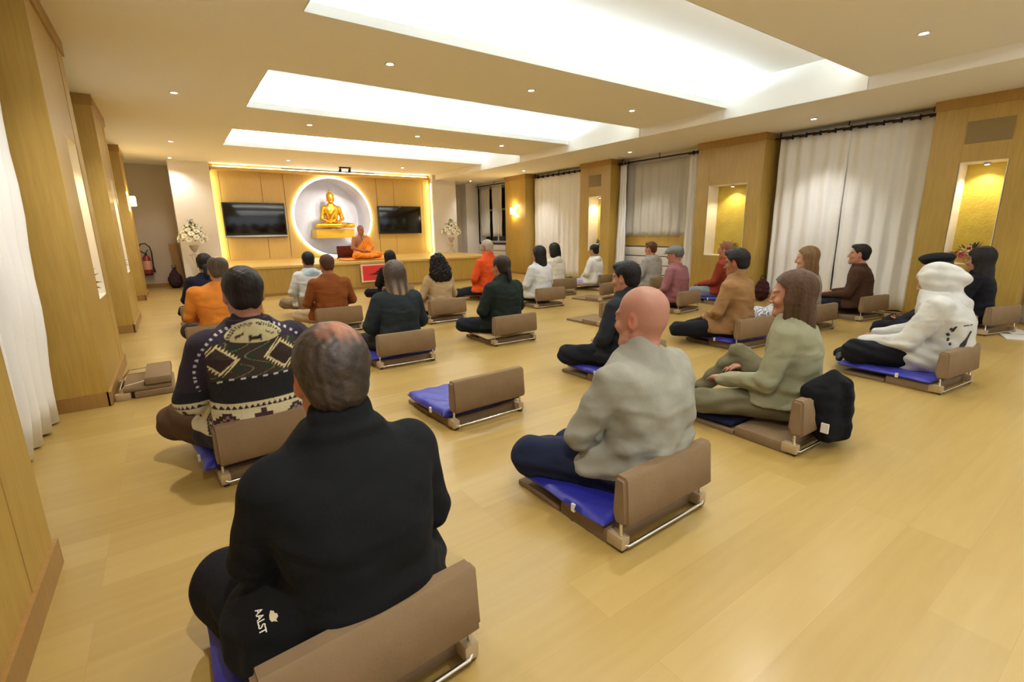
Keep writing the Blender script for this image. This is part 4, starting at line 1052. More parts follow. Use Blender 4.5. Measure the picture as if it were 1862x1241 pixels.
# row 1 (nearest)
seat(0.272, 0.955, 4, 'nearest the camera, under the large man in the black jacket', MA + 'under the large man in the black jacket', 1, w=0.62, d=0.52)
LEGB = [((-0.135, 0.00, 0.075), (-0.25, 0.31, 0.06), (0.05, 0.33, 0.02), (0.15, 0.36, 0.015)), ((0.095, 0.02, 0.07), (0.29, 0.32, 0.07), (-0.10, 0.36, 0.00), (-0.27, 0.26, -0.02))]
pB = fig('large balding man in a black jacket seen from behind, sitting nearest the camera', 0.295, 0.955, 3, S=1.02, W=0.95, q=0, top='#101113', topname='jacket', pants='#101014', collar='fold', hair='recede', haircol='#30241a', thick=0.0015,
         holes=[], spot=((0.018, -0.058, 0.115), (0.050, 0.050, 0.040)), stubble=('#4a3828', 0.85), skin='#c4805e', folds=0.006, loose=0.026, slouch=0.045, fat=1.15, legw=1.38, pw=1.12, hem=0.03, hs=1.04, yaw=-4, legs=LEGB, armpts=[((-0.205, 0.07, 0.275), (-0.085, 0.22, 0.15)), ((0.225, 0.03, 0.25), (0.085, 0.20, 0.14))], socks='#6a4a36')
seat(1.44, 1.045, 1, 'under the bald man in the grey long sleeved shirt', MA + 'under the bald man in the grey shirt', 2, w=0.56, d=0.50)
fig('bald man in a grey long sleeved shirt and navy trousers sitting cross-legged', 1.53, 1.045, 2, S=1.0, W=1.16, q=0, top='#8f8d80', topname='long_sleeved_shirt', pants='#1c2136', collar='crew', hair=None, stubble=('#a07a64', 0.35), skin='#c88870',
    folds=0.013, loose=0.014, slouch=0.04, fat=1.22, pw=1.1, legw=1.15, hem=0.05, hs=1.09, armpts=[((-0.275, 0.10, 0.225), (-0.10, 0.25, 0.15)), ((0.275, 0.08, 0.23), (0.10, 0.23, 0.15))], yaw=10, hx=0.015, beard='#b88a74', haircol='#6a5040')
seat(2.715, 1.03, -1, 'under the woman in the pale green fleece')
mat_on(2.715, 1.03, 0, 'dark navy cushion under the legs of the woman in green fleece', 3, w=0.50, d=0.24, y0=0.34, z=0.027, m=cloth('navy cushion cloth', '#181c34'), grp='cushions and blankets on the floor chairs')
fig('woman with long brown hair in a pale green fleece, one knee raised', 2.84, 1.06, 12, S=0.98, W=0.94, q=0, top='#8d8b70', topname='fleece_jacket', pants='#67614a', collar='high', hair='long', haircol='#4a3320', lock=True, skin='#d09474',
    folds=0.006, loose=0.020, slouch=0.02, lean=0.03, hem=0.06, yaw=14, arms='fwd', legw=0.95, hs=1.06, py=0.17,
    legs=[((-0.095, 0.02, 0.06), (-0.28, 0.40, 0.05), (-0.10, 0.62, 0.0), (-0.06, 0.72, -0.01)), ((0.09, 0.04, 0.06), (0.21, 0.36, 0.24), (0.12, 0.56, 0.0), (0.06, 0.64, -0.01))])
seat(4.45, 0.86, -6, 'under the person in the white hoodie', MA + 'under the person in the white hoodie', 4, w=0.56, d=0.62, y0=0.04, t=0.036)
def hood_up(root, D, H, P, S, h, hf):
    c = H.c
    def b(F):
        H.ell(F, (0, -0.012, 0.010), (0.104, 0.126, 0.132), 0); H.cap(F, (0, -0.055, 0.03), (0, -0.155, -0.015), 0.098, 0.055, 0.05); H.cap(F, (0, -0.02, -0.06), (0, -0.045, -0.20), 0.092, 0.14, 0.05)
        H.ell(F, (0, 0.128, -0.02), (0.066, 0.062, 0.090), 0.015, 's')
    piece('hood', root, cloth('cloth ' + D['top'], D['top']), ((c[0] - 0.2, c[1] - 0.34, c[2] - 0.30), (c[0] + 0.2, c[1] + 0.2, c[2] + 0.2)), 0.007, b, 0.004, 1.0)
pH = fig('person in a white hoodie with the hood up and black trousers', 4.65, 0.85, 8, S=0.98, W=1.12, q=0, top='#c8c8c2', topname='hoodie', pants='#121216', hair=None, haircol='#2a1e18', skin='#c8937a', folds=0.007, loose=0.034,
         slouch=0.07, fat=1.14, pw=0.92, lean=0.05, hem=-0.03, yaw=8, pitch=-16, arms='knee', legw=1.25, nod=-0.05, extra=hood_up, armpts=[((-0.24, 0.14, 0.20), (-0.20, 0.42, 0.15)), ((0.25, 0.16, 0.22), (0.17, 0.40, 0.16))],
         legs=[((-0.095, 0.02, 0.07), (-0.30, 0.44, 0.09), (0.0, 0.50, 0.0), (0.14, 0.52, 0.0)), ((0.095, 0.02, 0.07), (0.30, 0.40, 0.08), (-0.10, 0.58, 0.0), (-0.22, 0.56, -0.01))])
seat(5.92, 1.18, -8, 'behind the white hoodie, under the person in the black beret')
fig('person with a black beret and dark clothes half hidden behind the white hoodie', 5.94, 1.20, 6, S=0.94, W=1.0, q=1, top='#24242a', topname='jacket', pants='#15151a', hair='beret', capcol='#17171b', haircol='#3a2a24', skin='#b97c60', yaw=10, hs=1.08, legw=1.1, collar='high')
seat(7.08, 1.10, -16, 'far right, under the long-haired person in black')
fig('person in black with very long straight dark hair at the right end of the row', 7.06, 1.13, -4, S=0.96, W=0.96, q=1, top='#131318', topname='jumper', pants='#15151b', hair='vlong', haircol='#1e1714', skin='#c08a6e', yaw=-8, hs=1.1, thick=0.008)
# row 2
seat(0.300, 2.475, 5, 'under the man in the patterned knit hoodie', MA + 'under the man in the patterned knit hoodie', 5, w=0.62, d=0.52)
fig('man with dark hair in a purple and cream patterned knit hoodie seen from behind', 0.275, 2.475, 2, S=1.10, W=1.03, q=0, top='#241a2c', topname='knit_hoodie', pants='#4c3524', hair='short', haircol='#1e1610', thick=-0.001, skin='#b97c5c', folds=0.004, loose=0.030, slouch=0.03,
    fat=1.1, legw=1.2, pw=1.08, hem=0.02, hs=1.0, pattern=sweater, topq=0.0042, hoodcol='#c2b98f', hoodpat=hoodpat, collar='crew', socks='#3a2a20', toplab='dark knit hoodie with cream zigzag and diamond bands')
seat(1.478, 2.385, 2, 'empty in mid floor, with a bright blue cushion', MA + 'lying on the empty floor chair in the middle', 6, w=0.60, d=0.50, y0=0.03, t=0.05)
seat(2.80, 2.30, 2, 'mostly hidden behind the bald man in the grey shirt', MA + 'under the man in the dark jacket behind the bald man', 7, w=0.56, d=0.50)
fig('dark-haired man in a charcoal jacket half hidden behind the bald man', 2.86, 2.30, 4, S=0.98, W=1.02, q=0, top='#24262a', topname='jacket', pants='#15161c', hair='short', haircol='#16120f', thick=0.001, skin='#c28a6c', yaw=14, slouch=0.04, lean=0.02, folds=0.005, loose=0.022, hs=1.06, legw=1.1, collar='high')
seat(4.507, 2.36, -8, 'under the man in the tan jumper', MA + 'under the man in the tan jumper', 8, w=0.60, d=0.54, y0=0.03)
fig('slim dark-haired man in a tan high-necked jumper and black trousers', 4.50, 2.36, 4, S=1.03, W=0.98, q=0, top='#86643f', topname='jumper', pants='#121216', hair='short', haircol='#191410', thick=0.004, skin='#a86c4c', yaw=12, pitch=-10, folds=0.006, loose=0.014, slouch=0.015, lean=0.02, hs=1.03, collar='high',
    legs=[((-0.095, 0.02, 0.07), (-0.34, 0.40, 0.04), (0.02, 0.42, 0.02), (0.12, 0.44, 0.015)), ((0.095, 0.02, 0.07), (0.32, 0.38, 0.05), (-0.08, 0.50, 0.02), (-0.2, 0.50, 0.01))])
seat(5.83, 2.32, -6, 'under the woman with shoulder length fair hair')
fig('woman with straight fair brown hair in a grey jumper and checked trousers', 5.92, 2.34, 10, S=1.0, W=0.92, q=1, top='#8a8176', topname='jumper', pants='#8a90a0', pantpat=True, hair='long', haircol='#654a2c', skin='#d09878', yaw=10, hs=1.05,
    legs=[((-0.095, 0.02, 0.06), (-0.30, 0.40, 0.06), (-0.02, 0.52, 0.0), (0.06, 0.56, -0.01)), ((0.09, 0.04, 0.06), (0.26, 0.36, 0.06), (-0.1, 0.46, 0.0), (-0.18, 0.46, -0.01))])
seat(7.03, 2.23, -10, 'under the man in the dark brown jumper beside the wide curtain')
fig('short-haired man in a dark brown jumper sitting in front of the wide white curtain', 7.08, 2.24, 10, S=1.0, W=1.04, q=1, top='#3f281b', topname='jumper', pants='#14141a', hair='short', haircol='#1c1512', thick=0.0, skin='#d0906e', yaw=14, pitch=2, arms='fwd', hs=1.04, slouch=0.03)
# row 3
seat(1.587, 3.90, -2, 'under the long-haired person in dark grey-green', MA + 'under the long-haired person in dark grey-green', 9, w=0.62, d=0.50)
fig('person with long fair-tipped brown hair in a dark grey-green jumper seen from behind', 1.61, 3.90, 2, S=0.97, W=0.98, q=1, top='#22282a', topname='jumper', pants='#2a2426', hair='vlong', haircol='#3c2e24', streak='#b39a70', skin='#b98468', hs=1.06, thick=0.002, loose=0.03)
seat(2.82, 3.985, -2, 'under the man in the dark green jacket', 'folded beige blanket on the floor chair under the man in the dark green jacket', 10, w=0.60, d=0.54, y0=0.04, t=0.028, m=cloth('beige blanket', '#b49c72'), kind='folded_blanket', cat='blanket', grp='cushions and blankets on the floor chairs')
fig('man with a short dark ponytail in a dark green jacket', 2.84, 3.985, 6, S=0.97, W=1.04, q=1, top='#1c2420', topname='jacket', pants='#1c2128', hair='tied', haircol='#2a2018', skin='#c08864', yaw=6, hs=1.04, collar='high', loose=0.024)
seat(4.36, 4.02, 0, 'empty, half hidden behind the man in charcoal')
seat(5.80, 4.00, 4, 'under the man in the grey flat cap')
fig('man in a grey flat cap and a mauve T-shirt', 5.78, 4.00, 8, S=0.98, W=1.04, q=1, top='#84565a', topname='t_shirt', pants='#3a2a2c', hair='cap', capcol='#6a6c68', haircol='#5c5850', skin='#c48266', yaw=16, hs=1.06, sleeve='short', slouch=0.04)
fig('man in a dark red jumper and pale jeans behind the man in the tan jumper', 7.05, 4.02, 8, S=1.02, W=1.04, q=1, top='#7c2f1e', topname='jumper', pants='#76808c', hair='crop', haircol='#7a5038', skin='#c07e5c', yaw=8, hs=1.03, arms='fwd', legw=1.05)
seat(6.93, 4.02, 0, 'beside the wide niche column, under the man in dark red', MA + 'under the man in dark red and pale jeans', 11, w=0.56, d=0.60, y0=0.04)
# row 4
seat(0.27, 5.42, 3, 'behind the patterned hoodie, under the man in orange')
fig('large balding man in an orange T-shirt behind the patterned knit hoodie', 0.36, 5.44, -2, S=1.02, W=1.30, q=1, top='#c87c30', topname='t_shirt', pants='#3a3430', hair='recede', haircol='#4a4038', thick=0.0, skin='#d09070', stubble=('#8a6a56', 0.35), holes=[((0, 0.0, 0.135), (0.055, 0.09, 0.045))], hs=1.12, sleeve='short', fat=1.25, legw=1.15, pw=1.15)
seat(1.53, 5.75, -6, 'under the man in the rust coloured jumper', 'cream cushion on the floor chair under the man in the rust jumper', 12, w=0.62, d=0.50, m=cloth('cream cushion cloth', '#b8a888'), kind='floor_cushion', cat='cushion', grp='cushions and blankets on the floor chairs')
fig('man with cropped hair in a rust brown jumper seen from behind', 1.50, 5.74, 0, S=0.99, W=1.08, q=1, top='#78431f', topname='jumper', pants='#b09a78', hair='crop', haircol='#4a3020', skin='#b8754e', hs=1.03, loose=0.012)
seat(2.83, 5.50, -1, 'under the woman with the mass of curly black hair', 'crumpled beige blanket under the woman with curly black hair', 13, w=0.62, d=0.52, t=0.028, m=cloth('dusky beige cloth', '#94785c'), kind='folded_blanket', cat='blanket', grp='cushions and blankets on the floor chairs')
fig('woman with a mass of curly black hair and a beige jumper', 2.83, 5.50, 2, S=0.93, W=0.96, q=1, top='#a88f6c', topname='jumper', pants='#17171b', hair='curly', haircol='#17110f', skin='#9a6448', hs=1.05)
seat(4.62, 5.585, -4, 'under the woman in the pale grey jacket with long black hair')
fig('woman with long black hair in a pale grey jacket', 4.61, 5.60, 6, S=0.99, W=0.96, q=1, top='#c4c6c8', topname='jacket', pants='#17171d', hair='long', haircol='#15110f', skin='#c08c6c', hs=1.06, yaw=10, loose=0.022)
seat(5.81, 5.48, 8, 'empty, in front of the woman in white')
seat(6.98, 5.42, 4, 'under the man in the light grey hoodie')
fig('man with short brown hair in a light grey hoodie', 7.0, 5.42, 4, S=1.0, W=1.05, q=1, top='#9c9a96', topname='hoodie', pants='#6a4644', hair='short', haircol='#50301e', thick=-0.003, skin='#cc8c6c', hs=1.04, yaw=8, hoodcol='#9a9894', loose=0.024)
# row 5
seat(0.258, 7.06, 2, 'under the person in navy')
fig('person with tied dark hair in a navy jumper, left end of the front row', 0.32, 7.06, -4, S=1.0, W=1.04, q=1, top='#191a2a', topname='jumper', pants='#181a2a', hair='tied', haircol='#1c1714', skin='#b98468', hs=1.06)
seat(1.60, 7.02, -4, 'under the man in the pale hoodie')
fig('man with black hair in a pale blue-grey hoodie', 1.58, 7.02, 2, S=0.98, W=1.0, q=1, top='#b9bdba', topname='hoodie', pants='#7c6a54', hair='crop', haircol='#191512', thick=0.002, skin='#a8704e', hs=1.03, hoodcol='#a9bccb', loose=0.022)
seat(2.96, 7.46, -2, 'in front of the red picture board')
fig('person with long straight black hair in front of the red picture board', 2.94, 7.46, 2, S=0.92, W=0.94, q=2, top='#17171b', topname='jumper', pants='#17171b', hair='vlong', haircol='#14110f', skin='#b98468', hs=1.08)
seat(4.50, 6.72, 4, 'under the man in the bright orange jumper', MA + 'under the man in the bright orange jumper', 14)
fig('grey-haired man in a bright orange high-necked jumper', 4.40, 6.72, 8, S=1.12, W=0.98, q=1, top='#c44a20', topname='jumper', pants='#1a1c26', hair='crop', haircol='#a89a8c', skin='#d08e70', hs=0.96, yaw=10, collar='high', loose=0.018,
    legs=[((-0.095, 0.02, 0.05), (-0.40, 0.34, 0.0), (0.05, 0.33, -0.02), (0.15, 0.36, -0.02)), ((0.095, 0.02, 0.05), (0.315, 0.35, 0.02), (-0.05, 0.43, -0.02), (-0.16, 0.45, -0.02))])
seat(5.68, 6.46, -2, 'under the woman with the black bob')
fig('woman with a black bob in a cream hoodie', 5.64, 6.48, 2, S=1.0, W=0.92, q=1, top='#d4cfc0', topname='hoodie', pants='#2a2424', hair='bob', haircol='#17120f', skin='#c89474', hs=1.03, hoodcol='#d4cfc0')
seat(6.83, 6.51, 4, 'under the woman in white with her hair in a bun')
fig('woman in white with dark hair in a bun and a lilac skirt', 6.72, 6.53, 14, S=0.93, W=0.92, q=1, top='#dcdcd8', topname='hoodie', pants='#b8accc', hair='bun', haircol='#17120f', skin='#c89474', hs=1.03, yaw=6, hoodcol='#dcdcd8', skirt=True, loose=0.028,
    legs=[((-0.095, 0.02, 0.05), (-0.34, 0.42, 0.05), (-0.05, 0.5, 0.0), (0.05, 0.5, 0.0)), ((0.095, 0.02, 0.05), (0.26, 0.42, 0.05), (-0.02, 0.52, 0.0), (-0.1, 0.5, 0.0))])
# ------------------------------------------------------------------ the monk on the stage
def monk_extra(root, D, H, P, S, h, hf):
    robe = mat('saffron robe', '#f08a1c', 0.85, noise=0.12, nscale=9, bump=0.5, bscale=22, sheen=0.1)
    def b(F):
        secs = [(P(0, 0, z)[2], 0, P(0, 0, 0)[1], rx * S, ry * S) for z, rx, ry in [(-0.02, 0.19, 0.15), (0.1, 0.20, 0.16), (0.25, 0.175, 0.14), (0.40, 0.185, 0.135), (0.47, 0.17, 0.11), (0.51, 0.11, 0.08)]]
        F.loft(secs, 0.012, 0.0)
        F.cap(P(-0.175, 0, 0.46), P(-0.235, 0.03, 0.25), 0.085 * S, 0.09 * S, 0.05); F.cap(P(-0.235, 0.03, 0.25), P(-0.10, 0.2, 0.13), 0.08 * S, 0.055 * S, 0.05)
        F.cap(P(-0.06, -0.01, 0.50), P(-0.17, -0.01, 0.47), 0.062 * S, 0.07 * S, 0.03)
        # bare right shoulder: sloping cut
        F.cut(lambda X, Y, Z: ((Z - P(0, 0, 0.37)[2]) * 0.75 + (X + 0.02) * 0.9 - 0.055) * 0.7)
        F.disp(lambda X, Y, Z: 0.006 * np.sin(70 * (Z + 0.8 * X) + 4 * np.sin(10 * X)) * (Y > P(0, 0, 0)[1]))
    piece('robe', root, robe, (P(-0.42, -0.25, -0.04), P(0.42, 0.42, 0.62)), 0.008, b)
    def b2(F):
        F.ell(P(0, 0.22, 0.04), (0.36 * S, 0.26 * S, 0.075 * S)); F.cap(P(-0.1, 0.05, 0.07), P(-0.33, 0.34, 0.06), 0.10 * S, 0.075 * S, 0.05); F.cap(P(0.1, 0.05, 0.07), P(0.33, 0.34, 0.06), 0.10 * S, 0.075 * S, 0.05)
    piece('robe_lap', root, robe, (P(-0.55, -0.25, -0.06), P(0.55, 0.62, 0.30)), 0.009, b2, 0.006)
    bm = bmesh.new(); c = H.p((0.05, 0.09, -0.13)); tube(bm, [c + np.array((0, 0.03, -0.02)), c + np.array((-0.02, 0.0, -0.06)), c + np.array((-0.04, 0.03, -0.16))], 0.006, 8)
    finish('microphone', bm, M_black, root, True)
fig('monk in bright orange robes with a bare right shoulder sitting on the stage', 3.50, 11.10, 188, S=0.86, W=1.10, z0=0.06, gz=ST_Z, q=1, top=None, sleeve='bare', pants='#e8862a', hair=None, stubble=('#6a4434', 0.5), skin='#c07a52', hs=1.02, yaw=0, slouch=0.0, extra=monk_extra, arms='lap', socks=None, fat=1.1)
c = empty('low_back_rest', (3.36, 11.43, ST_Z), R(188), 'small dark red back rest behind the monk on the stage', 'back rest')
box('pad', -0.24, 0.24, -0.035, 0.02, 0.05, 0.30, cloth('dark red pad', '#5a2a20'), c, 0.015)
box('base', -0.24, 0.24, -0.05, 0.10, 0.0, 0.05, cloth('dark red pad', '#5a2a20'), c, 0.01)
c = empty('seat_mat', (3.62, 10.95, ST_Z), 0, 'flat orange seat mat under the monk', 'mat')
finish('cloth', make_mat(21, 1.1, 0.8, -0.42, 0.0, 0.03), mat('orange mat', '#e89a3c', 0.9, bump=0.3), c, True)

# ------------------------------------------------------------------ golden statue on its pedestal
M_gold = mat('polished gold', '#e0a52c', 0.26, 0.9, bump=0.05, bscale=40)
M_goldp = mat('yellow gold pedestal', '#d6ac34', 0.45, 0.35)
ped = empty('statue_pedestal', (3.58, 13.25, 1.03), 0, 'yellow gold block pedestal under the golden seated statue', 'pedestal')
box('block', -0.48, 0.48, -0.24, 0.24, 0.0, 0.22, M_goldp, ped, 0.006)
box('wall_bracket', -0.42, 0.42, 0.241, 0.58, 0.0, 0.2, M_goldp, ped)
st = empty('seated_statue', (3.58, 13.25, 1.285), PI, 'golden statue of a seated meditating figure in the round niche', 'statue')
s_ = 1.10
F = Fld((-0.55, -0.30, -0.02), (0.55, 0.55, 1.02), 0.012, ([(-0.1, 0.1)], [(-0.12, 0.14)], [(0.68, 1.0)]), 0.007)
PP = lambda a, b, c: (a * s_, b * s_ - 0.02, c * s_)
secs = [(z * s_, 0, -0.02, rx * s_, ry * s_) for z, rx, ry in [(0.0, 0.15, 0.13), (0.08, 0.135, 0.12), (0.2, 0.125, 0.10), (0.32, 0.15, 0.11), (0.42, 0.185, 0.105), (0.48, 0.17, 0.085), (0.53, 0.10, 0.06), (0.57, 0.055, 0.05)]]
F.loft(secs, 0, 0)
for sx in (-1, 1):
    F.cap(PP(sx * 0.175, 0, 0.455), PP(sx * 0.235, 0.02, 0.22), 0.058, 0.046, 0.03); F.cap(PP(sx * 0.235, 0.02, 0.22), PP(sx * 0.07, 0.2, 0.11), 0.043, 0.030, 0.03)
    F.cap(PP(sx * 0.09, 0.02, 0.06), PP(sx * 0.40, 0.24, 0.05), 0.085, 0.060, 0.04)
F.cap(PP(0.40, 0.24, 0.05), PP(-0.12, 0.32, 0.06), 0.055, 0.036, 0.02); F.cap(PP(-0.40, 0.24, 0.04), PP(0.12, 0.24, 0.03), 0.055, 0.036, 0.02)
F.cap(PP(-0.12, 0.32, 0.06), PP(-0.24, 0.28, 0.09), 0.034, 0.022, 0.02)
F.cap(PP(0, -0.01, 0.52), PP(0, 0.0, 0.62), 0.055, 0.052, 0.03)
HB = Hd(PP(0, 0.01, 0.69), rotm(0, R(-3)), 1.12)
head(F, HB); HB.ell(F, (0, -0.016, 0.042), (0.084, 0.102, 0.088), 0.004); HB.ell(F, (0, 0.11, -0.02), (0.058, 0.03, 0.085), 0.0, 's') if False else None
HB.ell(F, (0, -0.02, 0.135), (0.034, 0.036, 0.036), 0.012)
for sx in (-1, 1):
    HB.cap(F, (sx * 0.080, 0.0, 0.0), (sx * 0.078, 0.004, -0.075), 0.012, 0.009, 0.006); hand(F, PP(sx * 0.06, 0.2, 0.12), (-sx * 0.85, 0.4, 0), sx, 1.0, 0.3)
F.cap(PP(0, 0.1, 0.40), PP(0.16, 0.03, 0.49), 0.0, 0.0, 0)
F.disp(lambda X, Y, Z: 0.003 * np.sin(60 * (Z * 0.7 + X)) * (Z > 0.12) * (Z < 0.5) * (X < 0.05))
V, Q = F.mesh(1); mesh_np('figure', V, Q, M_gold, st)

# ------------------------------------------------------------------ flowers
def flower_me(name, r, m1, m2, n=6, layers=2):
    bm = bmesh.new()
    for l in range(layers):
        rr = r * (1 - 0.35 * l)
        for k in range(n):
            a = 2 * PI * k / n + l * 0.5; ca, sa = math.cos(a), math.sin(a); w = rr * 0.42; hgt = r * (0.22 + 0.3 * l)
            pts = [(0, 0, 0), (rr * 0.45, -w, hgt * 0.5), (rr * 0.9, -w * 0.8, hgt), (rr * 1.05, 0, hgt * 0.85), (rr * 0.9, w * 0.8, hgt), (rr * 0.45, w, hgt * 0.5), (rr * 0.5, 0, hgt * 0.25)]
            v = [bm.verts.new((x * ca - y * sa, x * sa + y * ca, z)) for x, y, z in pts]
            for q in ((0, 1, 6), (1, 2, 6), (2, 3, 6), (3, 4, 6), (4, 5, 6), (5, 0, 6)): bm.faces.new([v[i] for i in q])
    lathe(bm, [(0.0, -r * 0.1), (r * 0.22, 0.0), (r * 0.2, r * 0.25), (0, r * 0.32)], n=8, mi=1)
    me = bpy.data.meshes.new(name); bm.to_mesh(me); bm.free(); me.materials.append(m1); me.materials.append(m2)
    me.polygons.foreach_set('use_smooth', [True] * len(me.polygons)); return me
M_pet = mat('white petals', '#f2efdf', 0.7, sub=0.05); M_cen = mat('green yellow flower centre', '#b9b45a', 0.7); M_leaf = mat('deep green leaves', '#3f4a2a', 0.6, noise=0.2)
M_pink = mat('pink petals', '#e59aa4', 0.7); M_mag = mat('magenta petals', '#a8324e', 0.7); M_cream = mat('cream petals', '#f3d9b4', 0.7)
FW = flower_me('flower', 0.058, M_pet, M_cen); FP = flower_me('flower', 0.035, M_pink, M_cen); FM = flower_me('flower', 0.032, M_mag, M_cen); FC = flower_me('flower', 0.036, M_cream, M_cen)
def leaves(bm, rs, c, n, rx, rz, ln=0.09, down=0.0):
    for _ in range(n):
        a = rs.uniform(0, 2 * PI); e = rs.uniform(-0.3 - down, 1.2); d = Vector((math.cos(a) * math.cos(e), math.sin(a) * math.cos(e), math.sin(e)))
        p = Vector(c) + Vector((d.x * rx, d.y * rx, d.z * rz)) * rs.uniform(0.3, 0.95); q = p + d * ln * rs.uniform(0.7, 1.3); s = d.cross(Vector((0, 0, 1))).normalized() * ln * 0.2; m = (p + q) / 2 + Vector((0, 0, 0.01))
        v = [bm.verts.new(t) for t in (p, m + s, q, m - s)]; bm.faces.new(v)
def bouquet(parent, c, rx, rz, n, mes, seed, top=0.0, leafn=70):
    rs = random.Random(seed); bm = bmesh.new(); leaves(bm, rs, c, leafn, rx, rz)
    if top:
        for k in range(8): 
            z = c[2] + rz * 0.9 + top * k / 8; tube(bm, [(c[0], c[1], c[2]), (c[0] + rs.uniform(-0.05, 0.05), c[1], z)], 0.003, 4)
            leaves(bm, rs, (c[0] + rs.uniform(-0.03, 0.03), c[1], z), 5, 0.03, 0.03, 0.05)
    tag(finish('foliage', bm, M_leaf, parent), kind='stuff')
    for k in range(n):
        g = (k + 0.5) / n; z = 1 - 1.25 * g; r = math.sqrt(max(0, 1 - z * z)); a = k * 2.399963 + seed
        d = Vector((r * math.cos(a), r * math.sin(a), max(z, -0.35))); cone = 1.0 - 0.45 * max(0, d.z) 
        o = obj_me('flower', mes[k % len(mes)], None, parent); o.location = Vector(c) + Vector((d.x * rx * cone, d.y * rx * cone, d.z * rz)); o.rotation_euler = (d + Vector((0, 0, 0.2))).to_track_quat('Z', 'Y').to_euler()
def stand(label, x, y, z, h, seed):
    c = empty('flower_stand', (x, y, z), 0, 'ornate iron flower stand ' + label, 'stand', 'iron flower stands')
    bm = bmesh.new(); lathe(bm, [(0.0, h - 0.012), (0.115, h - 0.012), (0.12, h - 0.004), (0.115, h), (0.0, h)], n=20); finish('top_plate', bm, mat('cream painted iron', '#b8ae98', 0.5), c, True)
    for k in range(3):
        a = 2 * PI * k / 3 + 0.4; ca, sa = math.cos(a), math.sin(a); pts = [(r * ca, r * sa, zz) for r, zz in ((0.09, h - 0.012), (0.035, h * 0.75), (0.025, h * 0.5), (0.06, h * 0.25), (0.13, 0.03), (0.15, 0.008))]
        bm = bmesh.new(); tube(bm, pts, 0.007, 6); finish('leg', bm, _mats['cream painted iron'], c, True)
    v = empty('flower_vase', (x, y, z + h), 0, 'pale footed vase full of white lilies and roses ' + label, 'vase of flowers', 'vases of white flowers')
    bm = bmesh.new(); lathe(bm, [(0.0, 0.0), (0.055, 0.0), (0.05, 0.012), (0.022, 0.03), (0.022, 0.05), (0.05, 0.08), (0.075, 0.13), (0.09, 0.19), (0.082, 0.19), (0.06, 0.12), (0.0, 0.09)], n=20); finish('vase', bm, mat('pale stone vase', '#b4a992', 0.6), v, True)
    bouquet(v, (0, 0, 0.34), 0.25, 0.26, 36, [FW], seed, 0.10, 60)
stand('in front of the left white pillar', 0.42, 12.2, 0.0, 0.76, 3)
stand('on the right end of the stage', 6.50, 12.2, ST_Z, 0.24, 5)
def niche_flowers(pos, label, mes, seed, n=12, r=0.09):
    x, y, z = pos; v = empty('flower_bowl', (x, y, z), 0, label, 'flowers', 'small flower arrangements in the niches')
    bm = bmesh.new(); lathe(bm, [(0.0, 0.0), (0.035, 0.0), (0.05, 0.03), (0.055, 0.055), (0.045, 0.055), (0.03, 0.02), (0.0, 0.015)], n=16); finish('bowl', bm, mat('amber glass bowl', '#c79a4a', 0.2), v, True)
    bouquet(v, (0, 0, 0.10), r, 0.09, n, mes, seed, 0, 36)
niche_flowers(NL[1][1], 'pink flowers in the niche of the left column nearest the camera', [FP, FC], 1)
niche_flowers(NL[2][1], 'small flowers in the niche of the second left column', [FC, FM], 2)
niche_flowers(NR[0][1], 'pink and magenta lilies in the niche behind the long-haired person in black', [FP, FM, FC], 3, 16, 0.13)
niche_flowers(NR[1][1], 'cream and pink roses in the wide niche on the right wall', [FC, FP], 4, 14, 0.12)
niche_flowers(NR[2][1], 'pale flowers in the narrow niche near the stage', [FC, FW], 5, 9, 0.08)

# ------------------------------------------------------------------ fire extinguisher and things in the far left corner
ex = empty('fire_extinguisher', (-0.46, YE - 0.10, 0.30), 0, 'red fire extinguisher with a looped black hose on the far left wall', 'fire extinguisher')
bm = bmesh.new(); lathe(bm, [(0.0, 0.0), (0.075, 0.0), (0.08, 0.01), (0.08, 0.34), (0.07, 0.39), (0.035, 0.43), (0.02, 0.45), (0.0, 0.45)], n=24); finish('cylinder', bm, mat('red enamel', '#8f241c', 0.35, coat=0.4), ex, True)
bm = bmesh.new(); lathe(bm, [(0.0805, 0.12), (0.0815, 0.12), (0.0815, 0.31), (0.0805, 0.31)], n=24); finish('label_band', bm, mat('pale label', '#d09a80', 0.6), ex, True)
bm = bmesh.new(); lathe(bm, [(0.0, -0.001), (0.082, -0.001), (0.083, 0.03), (0.0, 0.03)], n=24); finish('foot_ring', bm, M_black, ex, True)
bm = bmesh.new(); bx(bm, -0.02, 0.02, -0.06, 0.02, 0.44, 0.48, 0.004); tube(bm, [(0, -0.02, 0.47), (0.03, -0.06, 0.53), (0.06, -0.09, 0.55)], 0.008, 6); finish('valve_handle', bm, M_black, ex)
bm = bmesh.new(); tube(bm, [(0, 0, 0.47), (-0.08, 0, 0.52), (-0.11, 0, 0.60), (-0.06, 0, 0.68), (0.02, 0, 0.69), (0.09, 0, 0.62), (0.11, 0, 0.50), (0.105, 0, 0.30), (0.10, 0, 0.16)], 0.013, 10)
tube(bm, [(0.10, 0, 0.18), (0.11, 0, 0.05)], [0.015, 0.026], 10); finish('hose', bm, M_black, ex, True)
bm = bmesh.new(); bx(bm, -0.03, 0.03, 0.078, 0.10, 0.1, 0.36, 0.003); finish('wall_bracket', bm, M_steel, ex)
cb = empty('wooden_panel', (0.09, YE - 0.16, 0.0), 0, 'tall narrow wooden panel leaning in the far left corner', 'panel')
bm = bmesh.new(); bx(bm, -0.05, 0.10, 0, 0.03, 0, 0.98, 0.004); finish('board', bm, M_woodd, cb); cb.rotation_euler = (R(-6), R(-3), 0)
